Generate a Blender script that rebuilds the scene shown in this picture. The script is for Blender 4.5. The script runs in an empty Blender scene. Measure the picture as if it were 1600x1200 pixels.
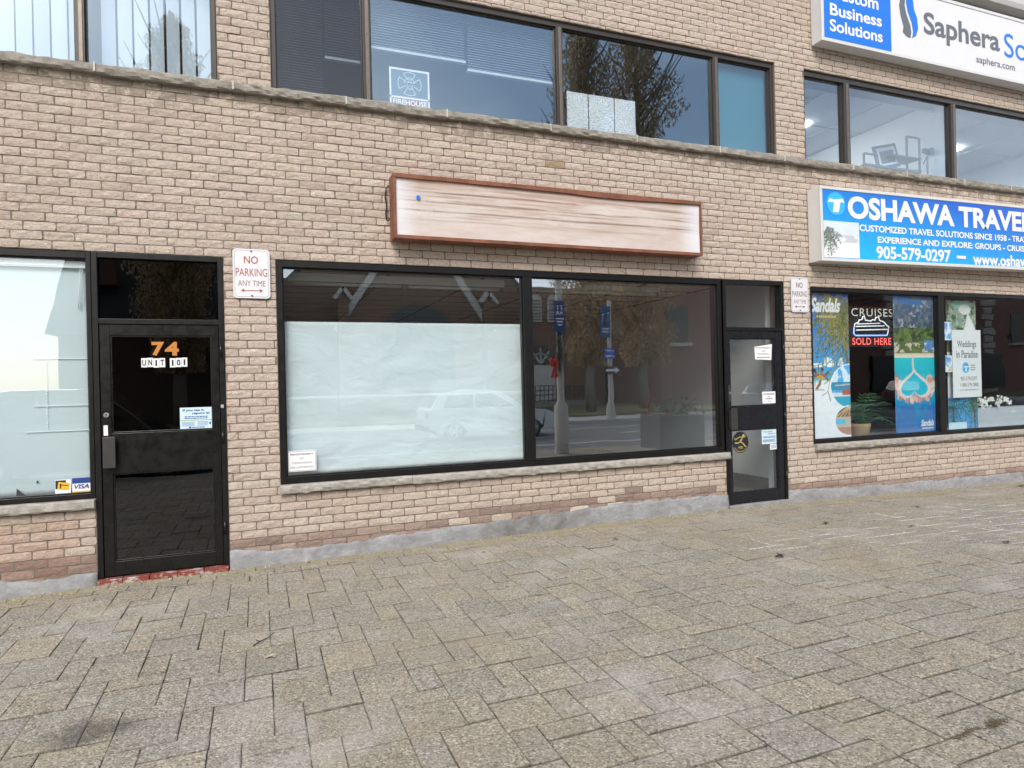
import bpy, math, random
import numpy as np
from mathutils import Matrix, Vector, noise as mnoise

random.seed(7); rng = np.random.default_rng(11)
sc = bpy.context.scene
COL = sc.collection
R = math.radians
# ------------------------------------------------------------------ camera
def make_camera():
    cd = bpy.data.cameras.new("camera"); cam = bpy.data.objects.new("camera", cd); COL.objects.link(cam)
    yaw, pitch, roll = R(21.2), R(0.05), R(-1.38)
    fw = Vector((math.sin(yaw)*math.cos(pitch), math.cos(yaw)*math.cos(pitch), math.sin(pitch)))
    rt = Vector((math.cos(yaw), -math.sin(yaw), 0)); up = rt.cross(fw)
    c, s = math.cos(roll), math.sin(roll)
    r2 = rt*c + up*s; u2 = up*c - rt*s
    m = Matrix((r2, u2, -fw)).transposed().to_4x4(); m.translation = Vector((0, -6.58, 1.67))
    cam.matrix_world = m
    cd.sensor_fit = 'HORIZONTAL'; cd.sensor_width = 36; cd.lens = 1020/1600*36
    cd.clip_start = 0.05; cd.clip_end = 600
    sc.camera = cam
make_camera()
# ------------------------------------------------------------------ world, sun, exposure
SUN_EL, SUN_AZ = R(40), R(-25)          # azimuth measured from -Y (street side) towards +X
def make_light():
    w = bpy.data.worlds.new("World"); sc.world = w; w.use_nodes = True
    nt = w.node_tree; nt.nodes.clear()
    out = nt.nodes.new('ShaderNodeOutputWorld'); bg = nt.nodes.new('ShaderNodeBackground')
    sky = nt.nodes.new('ShaderNodeTexSky'); sky.sky_type = 'NISHITA'; sky.sun_disc = False
    sky.sun_elevation = SUN_EL
    d = Vector((math.sin(SUN_AZ)*math.cos(SUN_EL), -math.cos(SUN_AZ)*math.cos(SUN_EL), math.sin(SUN_EL)))
    sky.sun_rotation = math.atan2(d.x, d.y)
    sky.air_density = 1.0; sky.dust_density = 1.5; sky.ozone_density = 1.0
    # broken cloud cover: soft noise over the sky dome
    tc = nt.nodes.new('ShaderNodeTexCoord'); mp = nt.nodes.new('ShaderNodeMapping')
    mp.inputs['Scale'].default_value = (1, 1, 2.2)
    nz = nt.nodes.new('ShaderNodeTexNoise'); nz.inputs['Scale'].default_value = 2.0; nz.inputs['Detail'].default_value = 6
    rp = nt.nodes.new('ShaderNodeValToRGB'); rp.color_ramp.elements[0].position = .42; rp.color_ramp.elements[1].position = .68
    rp.color_ramp.elements[0].color = (.14,.14,.14,1); rp.color_ramp.elements[1].color = (.80,.80,.80,1)
    mx = nt.nodes.new('ShaderNodeMixRGB'); mx.inputs['Color2'].default_value = (7.6, 8.0, 8.6, 1)
    nt.links.new(tc.outputs['Generated'], mp.inputs['Vector']); nt.links.new(mp.outputs['Vector'], nz.inputs['Vector'])
    nt.links.new(nz.outputs['Fac'], rp.inputs['Fac']); nt.links.new(rp.outputs['Color'], mx.inputs['Fac'])
    nt.links.new(sky.outputs['Color'], mx.inputs['Color1']); nt.links.new(mx.outputs['Color'], bg.inputs['Color'])
    bg.inputs['Strength'].default_value = 0.13
    nt.links.new(bg.outputs['Background'], out.inputs['Surface'])
    ld = bpy.data.lights.new("sun", 'SUN'); ld.energy = 1.5; ld.angle = R(25); ld.color = (1.0, .93, .84)
    lo = bpy.data.objects.new("sun", ld); COL.objects.link(lo)
    lo.rotation_euler = (-d).to_track_quat('-Z', 'Y').to_euler()
make_light()
sc.view_settings.view_transform = 'Standard'; sc.view_settings.look = 'None'
sc.view_settings.exposure = 0.9; sc.view_settings.gamma = 1
sc.render.engine = 'CYCLES'
sc.cycles.transparent_max_bounces = 16; sc.cycles.max_bounces = 10
# ------------------------------------------------------------------ materials
class NT:
    def __init__(s, name):
        s.m = bpy.data.materials.new(name); s.m.use_nodes = True; s.t = s.m.node_tree; s.t.nodes.clear()
        s.out = s.n('ShaderNodeOutputMaterial')
    def n(s, typ, **kw):
        x = s.t.nodes.new(typ)
        for k, v in kw.items():
            if k.startswith('i_'):
                key = k[2:]; key = int(key) if key.isdigit() else key.replace('_', ' ')
                x.inputs[key].default_value = v
            else: setattr(x, k, v)
        return x
    def l(s, a, b): s.t.links.new(a, b)
    def noise(s, scale, detail=4, rough=.6, vec=None, dist=0):
        x = s.n('ShaderNodeTexNoise'); x.inputs['Scale'].default_value = scale; x.inputs['Detail'].default_value = detail
        x.inputs['Roughness'].default_value = rough; x.inputs['Distortion'].default_value = dist
        if vec is not None: s.l(vec, x.inputs['Vector'])
        return x.outputs['Fac']
    def ramp(s, fac, *stops):
        x = s.n('ShaderNodeValToRGB'); e = x.color_ramp.elements
        while len(e) < len(stops): e.new(.5)
        for q, (p, c) in zip(e, stops):
            q.position = p; q.color = (c, c, c, 1) if not isinstance(c, tuple) else (*c[:3], 1)
        s.l(fac, x.inputs['Fac']); return x.outputs['Color']
    def mix(s, fac, a, b, mode='MIX'):
        x = s.n('ShaderNodeMixRGB', blend_type=mode)
        for v, k in ((fac, 'Fac'), (a, 'Color1'), (b, 'Color2')):
            if hasattr(v, 'links'): s.l(v, x.inputs[k])
            elif k == 'Fac': x.inputs[k].default_value = v
            else: x.inputs[k].default_value = (*v[:3], 1) if isinstance(v, tuple) else (v, v, v, 1)
        return x.outputs['Color']
    def pos(s, scale=(1, 1, 1), loc=(0, 0, 0)):
        g = s.n('ShaderNodeNewGeometry'); mp = s.n('ShaderNodeMapping')
        mp.inputs['Scale'].default_value = scale; mp.inputs['Location'].default_value = loc
        s.l(g.outputs['Position'], mp.inputs['Vector']); return mp.outputs['Vector']
    def xyz(s):
        g = s.n('ShaderNodeNewGeometry'); x = s.n('ShaderNodeSeparateXYZ'); s.l(g.outputs['Position'], x.inputs['Vector']); return x.outputs
    def attr(s, name='col'):
        x = s.n('ShaderNodeAttribute'); x.attribute_name = name; return x
    def math(s, op, a, b=0.0, clamp=False):
        x = s.n('ShaderNodeMath', operation=op, use_clamp=clamp)
        for i, v in enumerate((a, b)):
            if hasattr(v, 'links'): s.l(v, x.inputs[i])
            else: x.inputs[i].default_value = v
        return x.outputs[0]
    def bump(s, h, strength=.5, dist=.01, normal=None):
        x = s.n('ShaderNodeBump'); x.inputs['Strength'].default_value = strength; x.inputs['Distance'].default_value = dist
        s.l(h, x.inputs['Height'])
        if normal is not None: s.l(normal, x.inputs['Normal'])
        return x.outputs['Normal']
    def bsdf(s, color, rough=.6, normal=None, metal=0, spec=.5, coat=0):
        b = s.n('ShaderNodeBsdfPrincipled')
        if hasattr(color, 'links'): s.l(color, b.inputs['Base Color'])
        else: b.inputs['Base Color'].default_value = (*color[:3], 1)
        if hasattr(rough, 'links'): s.l(rough, b.inputs['Roughness'])
        else: b.inputs['Roughness'].default_value = rough
        b.inputs['Metallic'].default_value = metal; b.inputs['Specular IOR Level'].default_value = spec
        b.inputs['Coat Weight'].default_value = coat
        if normal is not None: s.l(normal, b.inputs['Normal'])
        s.l(b.outputs['BSDF'], s.out.inputs['Surface']); return s.m

_mc = {}
def plain(name, color, rough=.5, metal=0, spec=.5, var=.10, bump=0.0, scale=9., coat=0):
    """painted / moulded surface with slight uneven wear"""
    if name in _mc: return _mc[name]
    t = NT(name); v = t.pos()
    f = t.noise(scale, 6, .65, v)
    c = t.mix(f, tuple(x*(1-var) for x in color), tuple(min(1, x*(1+var)) for x in color))
    rr = t.ramp(t.noise(scale*3, 3, .6, v), (.3, max(0, rough-.08)), (.7, min(1, rough+.08)))
    nm = t.bump(t.noise(scale*14, 4, .6, v), bump, .004) if bump else None
    _mc[name] = t.bsdf(c, rr, nm, metal, spec, coat); return _mc[name]
def emit(name, color, strength, base=(.3, .3, .3)):
    if name in _mc: return _mc[name]
    t = NT(name); m = t.bsdf(base, .4); b = [x for x in t.t.nodes if x.type == 'BSDF_PRINCIPLED'][0]
    b.inputs['Emission Color'].default_value = (*color, 1); b.inputs['Emission Strength'].default_value = strength
    _mc[name] = m; return m

def brick_material():
    t = NT('painted_brick'); v = t.pos(); at = t.attr('col')
    mott = t.noise(38, 6, .7, v)
    c = t.mix(.55, at.outputs['Color'], t.ramp(mott, (.25, .55), (.5, 1.0), (.78, 1.28)), 'MULTIPLY')
    # cracks and chips in the split face: thin darker creases, raw red clay where the paint has come off
    cre = t.noise(30, 8, .75, t.pos((1, 1, 2.6)), 1.4)
    c = t.mix(t.ramp(cre, (.38, .0), (.43, .6), (.455, .0)), c, (.22, .16, .115))
    cr2 = t.noise(85, 6, .75, t.pos((.55, 1, 2.2), (5, 1, 2)), .8)
    c = t.mix(t.ramp(cr2, (.35, .5), (.43, .0)), c, (.27, .20, .145))
    chip = t.noise(5.5, 9, .72, t.pos((1, 1, 2.0), (3, 0, 1)))
    c = t.mix(t.ramp(chip, (.665, .0), (.72, .55)), c, (.27, .165, .12))
    # rain-washed grime blotches
    gr = t.noise(1.3, 8, .7, t.pos((1.2, 1, .8)))
    c = t.mix(t.ramp(gr, (.52, 0.), (.78, .22)), c, (.28, .23, .185))
    x = t.xyz(); band = t.n('ShaderNodeMapRange'); t.l(x[2], band.inputs[0]); band.inputs[1].default_value = 4.16; band.inputs[2].default_value = 4.42
    clip = t.math('LESS_THAN', x[2], 4.46)
    sp = t.math('ADD', t.noise(3.4, 9, .74, t.pos((1, 1, 1.6), (6, 0, 3)), .5), t.math('MULTIPLY', band.outputs[0], .16))
    m = t.math('MULTIPLY', t.math('MULTIPLY', t.ramp(sp, (.575, 0.), (.63, .8)), band.outputs[0]), clip)
    c = t.mix(m, c, (.235, .19, .145))
    low = t.n('ShaderNodeMapRange'); t.l(x[2], low.inputs[0]); low.inputs[1].default_value = 4.44; low.inputs[2].default_value = 3.2
    run = t.math('MULTIPLY', t.ramp(t.noise(5, 6, .7, t.pos((1.6, 1, .12), (2, 0, 0))), (.55, 0.), (.72, .32)), t.math('MULTIPLY', clip, t.math('SUBTRACT', 1.0, low.outputs[0], True)))
    c = t.mix(run, c, (.27, .22, .175))
    h1 = t.noise(26, 8, .72, t.pos((1, 1, 1.9)), 1.2); h2 = t.noise(120, 5, .7, v)
    h = t.math('ADD', t.math('MULTIPLY', h1, 1.0), t.math('MULTIPLY', h2, .45))
    return t.bsdf(c, .85, t.bump(h, 1.0, .026), spec=.2)
def mortar_material():
    t = NT('brick_mortar'); v = t.pos()
    c = t.mix(t.noise(7, 5, .6, v), (.14, .112, .088), (.25, .205, .165))
    return t.bsdf(c, .9, t.bump(t.noise(150, 4, .7, v), .6, .006), spec=.2)
def paver_material():
    t = NT('concrete_paver'); v = t.pos(); at = t.attr('col')
    agg = t.n('ShaderNodeTexVoronoi'); agg.inputs['Scale'].default_value = 105; t.l(v, agg.inputs['Vector'])
    sp = t.n('ShaderNodeSeparateColor'); t.l(agg.outputs['Color'], sp.inputs['Color'])
    c = t.mix(.82, at.outputs['Color'], t.ramp(sp.outputs['Red'], (.0, .36), (.22, .78), (.6, 1.03), (.84, 1.32), (1., 1.85)), 'MULTIPLY')
    c = t.mix(.65, c, t.ramp(t.noise(55, 6, .75, v), (.3, .62), (.72, 1.32)), 'MULTIPLY')
    # worn whitish smears (salt) and yellowish/green-grey weathering
    sm = t.noise(.9, 8, .72, t.pos((1, 1.5, 1), (4.2, 1, 0)), .6)
    c = t.mix(t.ramp(sm, (.53, 0.), (.66, .42)), c, (.44, .41, .375))
    ye = t.noise(.55, 6, .7, t.pos((1, 1.3, 1), (1.7, 9, 0)))
    c = t.mix(t.ramp(ye, (.5, 0.), (.66, .4)), c, (.29, .24, .16))
    dk = t.noise(2.1, 8, .75, t.pos((1, 1, 1), (7, 3, 0)))
    c = t.mix(t.ramp(dk, (.60, 0.), (.76, .45)), c, (.12, .11, .095))
    yw = t.xyz()    # yellow-green algae and sand along the foot of the wall
    foot = t.math('ADD', t.math('MULTIPLY', yw[1], -1.6), t.math('MULTIPLY', t.noise(2.2, 6, .7, v), .9))
    c = t.mix(t.ramp(foot, (.55, .6), (.95, 0.)), c, (.30, .255, .14))
    x = t.xyz()     # one old tar-dark stain near the black door, and the salt crust on the far right
    dx = t.math('MULTIPLY', t.math('SUBTRACT', x[0], -.80), 4.2); dy = t.math('MULTIPLY', t.math('SUBTRACT', x[1], -2.85), 6.5)
    rr = t.math('ADD', t.math('SQRT', t.math('ADD', t.math('MULTIPLY', dx, dx), t.math('MULTIPLY', dy, dy))), t.math('MULTIPLY', t.math('SUBTRACT', t.noise(9, 6, .7, v), .5), 1.6))
    c = t.mix(t.ramp(rr, (.45, .62), (1.0, 0.)), c, (.05, .047, .045))
    h = t.math('ADD', t.math('MULTIPLY', agg.outputs['Distance'], -.6), t.math('MULTIPLY', t.noise(30, 8, .72, v), 1.0))
    return t.bsdf(c, .88, t.bump(h, .75, .008), spec=.25)
def joint_material():
    t = NT('paver_joint'); v = t.pos()
    c = t.mix(t.noise(5, 7, .7, v), (.045, .04, .033), (.14, .125, .10))
    x = t.xyz()
    a = t.math('MULTIPLY', t.math('SUBTRACT', x[0], 8.4), .30); b = t.math('MULTIPLY', t.math('ADD', x[1], 1.9), .75)
    rr = t.math('ADD', t.math('ADD', t.math('MULTIPLY', a, a), t.math('MULTIPLY', b, b)), t.math('MULTIPLY', t.math('SUBTRACT', t.noise(1.1, 5, .7, v), .5), 2.2))
    c = t.mix(t.ramp(rr, (.35, .95), (1.2, 0.)), c, (.62, .60, .56))
    wh = t.noise(.8, 8, .75, t.pos((1, 1.5, 1), (4.2, 1, 0)), .6)
    c = t.mix(t.ramp(wh, (.52, 0.), (.6, .6)), c, (.45, .43, .40))
    return t.bsdf(c, .95, t.bump(t.noise(90, 5, .7, v), .8, .01), spec=.1)
def stone_material(name, a, b, streak=(.12, .115, .10), amt=.5):
    t = NT(name); v = t.pos()
    c = t.mix(t.ramp(t.noise(14, 8, .72, v), (.3, 0.), (.7, 1.)), a, b)
    c = t.mix(t.ramp(t.noise(3.2, 8, .75, t.pos((1, 1, 3))), (.5, 0.), (.72, amt)), c, streak)
    h = t.math('ADD', t.noise(24, 8, .72, t.pos((1, 1, 1.6)), .8), t.math('MULTIPLY', t.noise(130, 4, .6, v), .2))
    return t.bsdf(c, .88, t.bump(h, .8, .014), spec=.25)
def concrete_material():
    t = NT('parge_concrete'); v = t.pos()
    c = t.mix(t.ramp(t.noise(4, 9, .7, t.pos((1, 1, 2)), .6), (.3, 0.), (.7, 1.)), (.205, .205, .205), (.36, .362, .365))
    c = t.mix(t.ramp(t.noise(1.7, 8, .75, v), (.54, 0.), (.70, .6)), c, (.16, .155, .145))
    c = t.mix(t.ramp(t.noise(9, 7, .75, t.pos((1, 1, 1), (2, 2, 2))), (.62, 0.), (.75, .5)), c, (.55, .54, .52))
    x = t.xyz()
    c = t.mix(t.math('MULTIPLY', t.ramp(t.math('ABSOLUTE', t.math('SUBTRACT', x[0], 2.75)), (.35, .75), (.85, 0.)), t.ramp(t.noise(6, 6, .7, v), (.35, .3), (.6, 1.))), c, (.12, .115, .10))
    c = t.mix(.6, c, t.ramp(t.noise(22, 8, .75, t.pos((1, 1, 1.7))), (.3, .6), (.7, 1.3)), 'MULTIPLY')
    h = t.math('ADD', t.noise(12, 9, .72, v), t.math('MULTIPLY', t.noise(160, 4, .6, v), .2))
    return t.bsdf(c, .85, t.bump(h, .8, .016), spec=.25)
def glass_material(name='window_glass', f0=.16, tint=(.93, .965, .965), wav=.05, gcol=(.97, .985, 1)):
    t = NT(name); v = t.pos()
    lw = t.n('ShaderNodeLayerWeight'); lw.inputs['Blend'].default_value = .5
    p = t.math('POWER', lw.outputs['Facing'], 4.0)
    fac = t.math('ADD', t.math('MULTIPLY', p, 1-f0), f0)
    tr = t.n('ShaderNodeBsdfTransparent'); tr.inputs['Color'].default_value = (*tint, 1)
    gl = t.n('ShaderNodeBsdfGlossy'); gl.inputs['Roughness'].default_value = 0.0; gl.inputs['Color'].default_value = (*gcol, 1)
    t.l(t.bump(t.noise(1.6, 2, .5, v), wav, .012), gl.inputs['Normal'])
    mx = t.n('ShaderNodeMixShader'); t.l(fac, mx.inputs[0]); t.l(tr.outputs[0], mx.inputs[1]); t.l(gl.outputs[0], mx.inputs[2])
    t.l(mx.outputs[0], t.out.inputs['Surface']); return t.m
def attr_material(name, rough=.5, spec=.4, var=.06):
    if name in _mc: return _mc[name]
    t = NT(name); at = t.attr('col'); v = t.pos()
    c = t.mix(1.0, at.outputs['Color'], t.ramp(t.noise(12, 5, .6, v), (.3, 1-var), (.7, 1+var)), 'MULTIPLY')
    _mc[name] = t.bsdf(c, rough, spec=spec); return _mc[name]
def paper_material():
    t = NT('window_paper'); v = t.pos()
    c = t.mix(t.noise(3, 5, .6, v), (.86, .90, .93), (.90, .94, .965))
    h = t.math('ADD', t.noise(1.3, 3, .5, t.pos((.8, 1, 1.5)), .8), t.math('MULTIPLY', t.noise(4.5, 5, .6, t.pos((.7, 1, 1.3)), 1.2), .22))
    return t.bsdf(c, .75, t.bump(h, .7, .075), spec=.2)
def rust_face_material():
    """weathered white sign sheet: horizontal cracks, peeling, rust bleeding"""
    t = NT('weathered_sign_face'); v = t.pos()
    c = t.mix(t.noise(3, 6, .6, t.pos((.6, 1, 1.5))), (.50, .43, .385), (.64, .59, .555))
    x = t.xyz()
    wob = t.math('MULTIPLY', t.math('SUBTRACT', t.noise(.7, 2, .5, v), .5), .07)
    zz = t.math('ADD', x[2], wob)
    line = t.math('ABSOLUTE', t.math('SUBTRACT', t.math('FRACT', t.math('MULTIPLY', t.math('SUBTRACT', zz, 3.2), 10.5)), .5))
    brk = t.ramp(t.noise(1.5, 6, .7, t.pos((.8, 1, 5))), (.36, 0.), (.50, .9))
    keep = t.math('MULTIPLY', t.ramp(x[2], (.0, 0.), (1., 1.)), 1.0)
    low = t.n('ShaderNodeMapRange'); t.l(x[2], low.inputs[0]); low.inputs[1].default_value = 3.30; low.inputs[2].default_value = 3.40
    strk = t.ramp(t.noise(3.2, 5, .65, t.pos((.22, 1, 5.5), (3, 0, 0))), (.50, 0.), (.60, .75))
    c0 = t.mix(t.math('MULTIPLY', strk, low.outputs[0]), c, (.33, .22, .165))
    c = c0
    ml = t.math('MULTIPLY', t.math('MULTIPLY', t.ramp(line, (.0, .95), (.06, .6), (.16, 0.)), brk), low.outputs[0])
    st = t.noise(2.4, 8, .72, t.pos((.5, 1, 2.2), (1, 1, 1)))
    c = t.mix(t.ramp(st, (.40, 0.), (.66, .7)), c, (.46, .335, .275))
    c = t.mix(t.math('MULTIPLY', t.ramp(t.noise(1.7, 9, .8, t.pos((.45, 1, 9), (5, 0, 2))), (.56, 0.), (.68, .6)), low.outputs[0]), c, (.33, .22, .16))
    c = t.mix(ml, c, (.19, .12, .085))
    tp = t.math('ADD', t.math('MULTIPLY', t.math('SUBTRACT', 3.74, x[2]), 5.5), t.math('MULTIPLY', t.noise(1.8, 8, .75, t.pos((.7, 1, 2), (9, 0, 1))), 1.1))
    c = t.mix(t.ramp(tp, (.55, .75), (1.15, 0.)), c, (.36, .25, .185))
    c = t.mix(t.math('MULTIPLY', t.ramp(t.noise(7, 7, .75, t.pos((1.4, 1, .35), (0, 0, 5))), (.56, 0.), (.70, .4)), low.outputs[0]), c, (.40, .30, .24))
    for ex, wd in ((1.31, .16), (4.87, .2)):      # cleaner bluish white ends
        e = t.math('ABSOLUTE', t.math('SUBTRACT', x[0], ex))
        c = t.mix(t.ramp(t.math('ADD', e, t.math('MULTIPLY', t.noise(4, 4, .6, v), .12)), (.05, .8), (wd+.12, 0.)), c, (.70, .72, .76))
    return t.bsdf(c, .6, t.bump(t.noise(20, 6, .7, t.pos((.4, 1, 3))), .35, .006), spec=.35)
def rust_material():
    t = NT('rusty_red_metal'); v = t.pos()
    c = t.mix(t.ramp(t.noise(6, 8, .75, v), (.3, 0.), (.7, 1.)), (.13, .048, .028), (.27, .115, .07))
    c = t.mix(t.ramp(t.noise(2.5, 8, .75, v), (.55, 0.), (.7, .6)), c, (.09, .05, .035))
    return t.bsdf(c, .75, t.bump(t.noise(60, 6, .7, v), .5, .006), spec=.3)
def threshold_material():
    t = NT('threshold_brick'); v = t.pos()
    c = t.mix(t.ramp(t.noise(16, 7, .75, t.pos((.6, 1, 1))), (.52, 0.), (.60, 1.)), (.22, .055, .04), (.42, .39, .36))
    return t.bsdf(c, .9, t.bump(t.noise(40, 6, .7, v), .8, .012), spec=.2)

def dry_leaf_material():
    t = NT('dry_leaf'); at = t.attr('col'); d = t.n('ShaderNodeBsdfDiffuse'); tr = t.n('ShaderNodeBsdfTranslucent'); mx = t.n('ShaderNodeMixShader')
    c = t.mix(1.0, at.outputs['Color'], t.ramp(t.noise(9, 4, .6, t.pos()), (.3, .9), (.7, 1.1)), 'MULTIPLY')
    t.l(c, d.inputs['Color']); t.l(c, tr.inputs['Color']); mx.inputs[0].default_value = .5
    t.l(d.outputs[0], mx.inputs[1]); t.l(tr.outputs[0], mx.inputs[2]); t.l(mx.outputs[0], t.out.inputs['Surface']); return t.m
M = dict(
    dryleaf=dry_leaf_material(),
    brick=brick_material(), mortar=mortar_material(), paver=paver_material(), joint=joint_material(),
    sill=stone_material('sill_limestone', (.27, .25, .215), (.46, .43, .385)), concrete=concrete_material(),
    sillup=stone_material('weathered_sill_stone', (.20, .185, .155), (.38, .35, .30), (.08, .075, .065), .6),
    joint_pale=plain('pale_sill_mortar', (.50, .48, .45), .9),
    frame=plain('bronze_black_frame', (.007, .0067, .0064), .38, spec=.35, var=.35, scale=5),
    upframe=plain('bronze_upper_frame', (.035, .028, .022), .4, spec=.5, var=.35, scale=5),
    upedge=plain('bronze_frame_edge', (.16, .135, .11), .35, metal=.6, var=.3),
    doorpaint=plain('black_door_enamel', (.007, .0065, .006), .3, spec=.4, var=.4, scale=4, bump=.05),
    doorblue=plain('blue_black_door', (.009, .010, .014), .3, var=.2, scale=4),
    steel=plain('brushed_steel', (.45, .45, .46), .35, metal=.9, var=.15),
    darkmetal=plain('dark_metal', (.03, .03, .032), .5, var=.3),
    glass=glass_material(), glassdark=glass_material('tinted_door_glass', .075, (.30, .30, .31), .10),
    glassblue=glass_material('tinted_upper_glass', .125, (.95, .985, 1.0), .06, (.76, .91, 1.0)),
    glassgrey=glass_material('grey_upper_glass', .04, (.72, .74, .76), .12), glasstravel=glass_material('travel_window_glass', .042, (.95, .97, .97), .12),
    glassfront=glass_material('front_window_glass', .085, (.95, .975, .98), .05),
    glassclear=glass_material('clear_half_glass', .21, (.95, .975, .975), .05),
    glassoffice=glass_material('office_glass', .085, (.88, .94, .985), .15),
    glassteal=glass_material('teal_film_glass', .06, (.50, .66, .68), .12),
    paper=paper_material(), white=plain('white_print', (.76, .76, .76), .5, var=.03),
    signwhite=plain('white_sign_sheet', (.67, .67, .685), .4, var=.04, scale=3),
    pink=plain('faded_red_print', (.36, .075, .05), .5, var=.3, scale=20),
    orange=plain('orange_vinyl', (.50, .19, .035), .4, var=.12), black=plain('black_print', (.015, .015, .017), .5),
    grey=plain('grey_print', (.115, .125, .145), .5, var=.05), greyl=plain('pale_grey_print', (.35, .36, .38), .5),
    blue=plain('blue_sign_vinyl', (.0, .16, .66), .45, var=.05, scale=3), cyan=plain('cyan_print', (.03, .42, .80), .4),
    darkblue=plain('dark_blue_print', (.02, .05, .22), .4), yellow=plain('yellow_print', (.72, .42, .03), .4),
    gold=plain('gold_print', (.55, .45, .16), .4), green=plain('green_print', (.20, .42, .10), .4),
    palebl=plain('pale_blue_print', (.55, .70, .78), .4), red=plain('red_print', (.55, .04, .03), .4),
    cab=plain('white_sign_cabinet', (.62, .61, .58), .45, var=.12, scale=4),
    cabin=plain('grey_sign_underside', (.30, .29, .28), .5, var=.15),
    rust=rust_material(), rustface=rust_face_material(), thresh=threshold_material(),
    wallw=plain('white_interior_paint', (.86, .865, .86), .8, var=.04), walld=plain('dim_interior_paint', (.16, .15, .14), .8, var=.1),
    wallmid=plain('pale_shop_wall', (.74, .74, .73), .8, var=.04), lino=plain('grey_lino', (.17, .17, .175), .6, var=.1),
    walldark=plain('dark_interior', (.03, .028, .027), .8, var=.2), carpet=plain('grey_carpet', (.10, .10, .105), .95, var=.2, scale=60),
    gridm=plain('ceiling_grid_dark', (.06, .055, .05), .6), gridw=plain('ceiling_grid_white', (.55, .56, .57), .5),
    tile=plain('ceiling_tile', (.70, .66, .61), .9, var=.06, scale=30), tilew=plain('white_ceiling_tile', (.74, .75, .76), .9, var=.03, scale=30),
    print=attr_material('printed_poster', .35, .5), leafy=attr_material('leaf_surface', .6, .3, .2),
    panel=emit('lit_ceiling_panel', (1, .98, .94), 15.0, (.8, .8, .8)),
)
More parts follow.
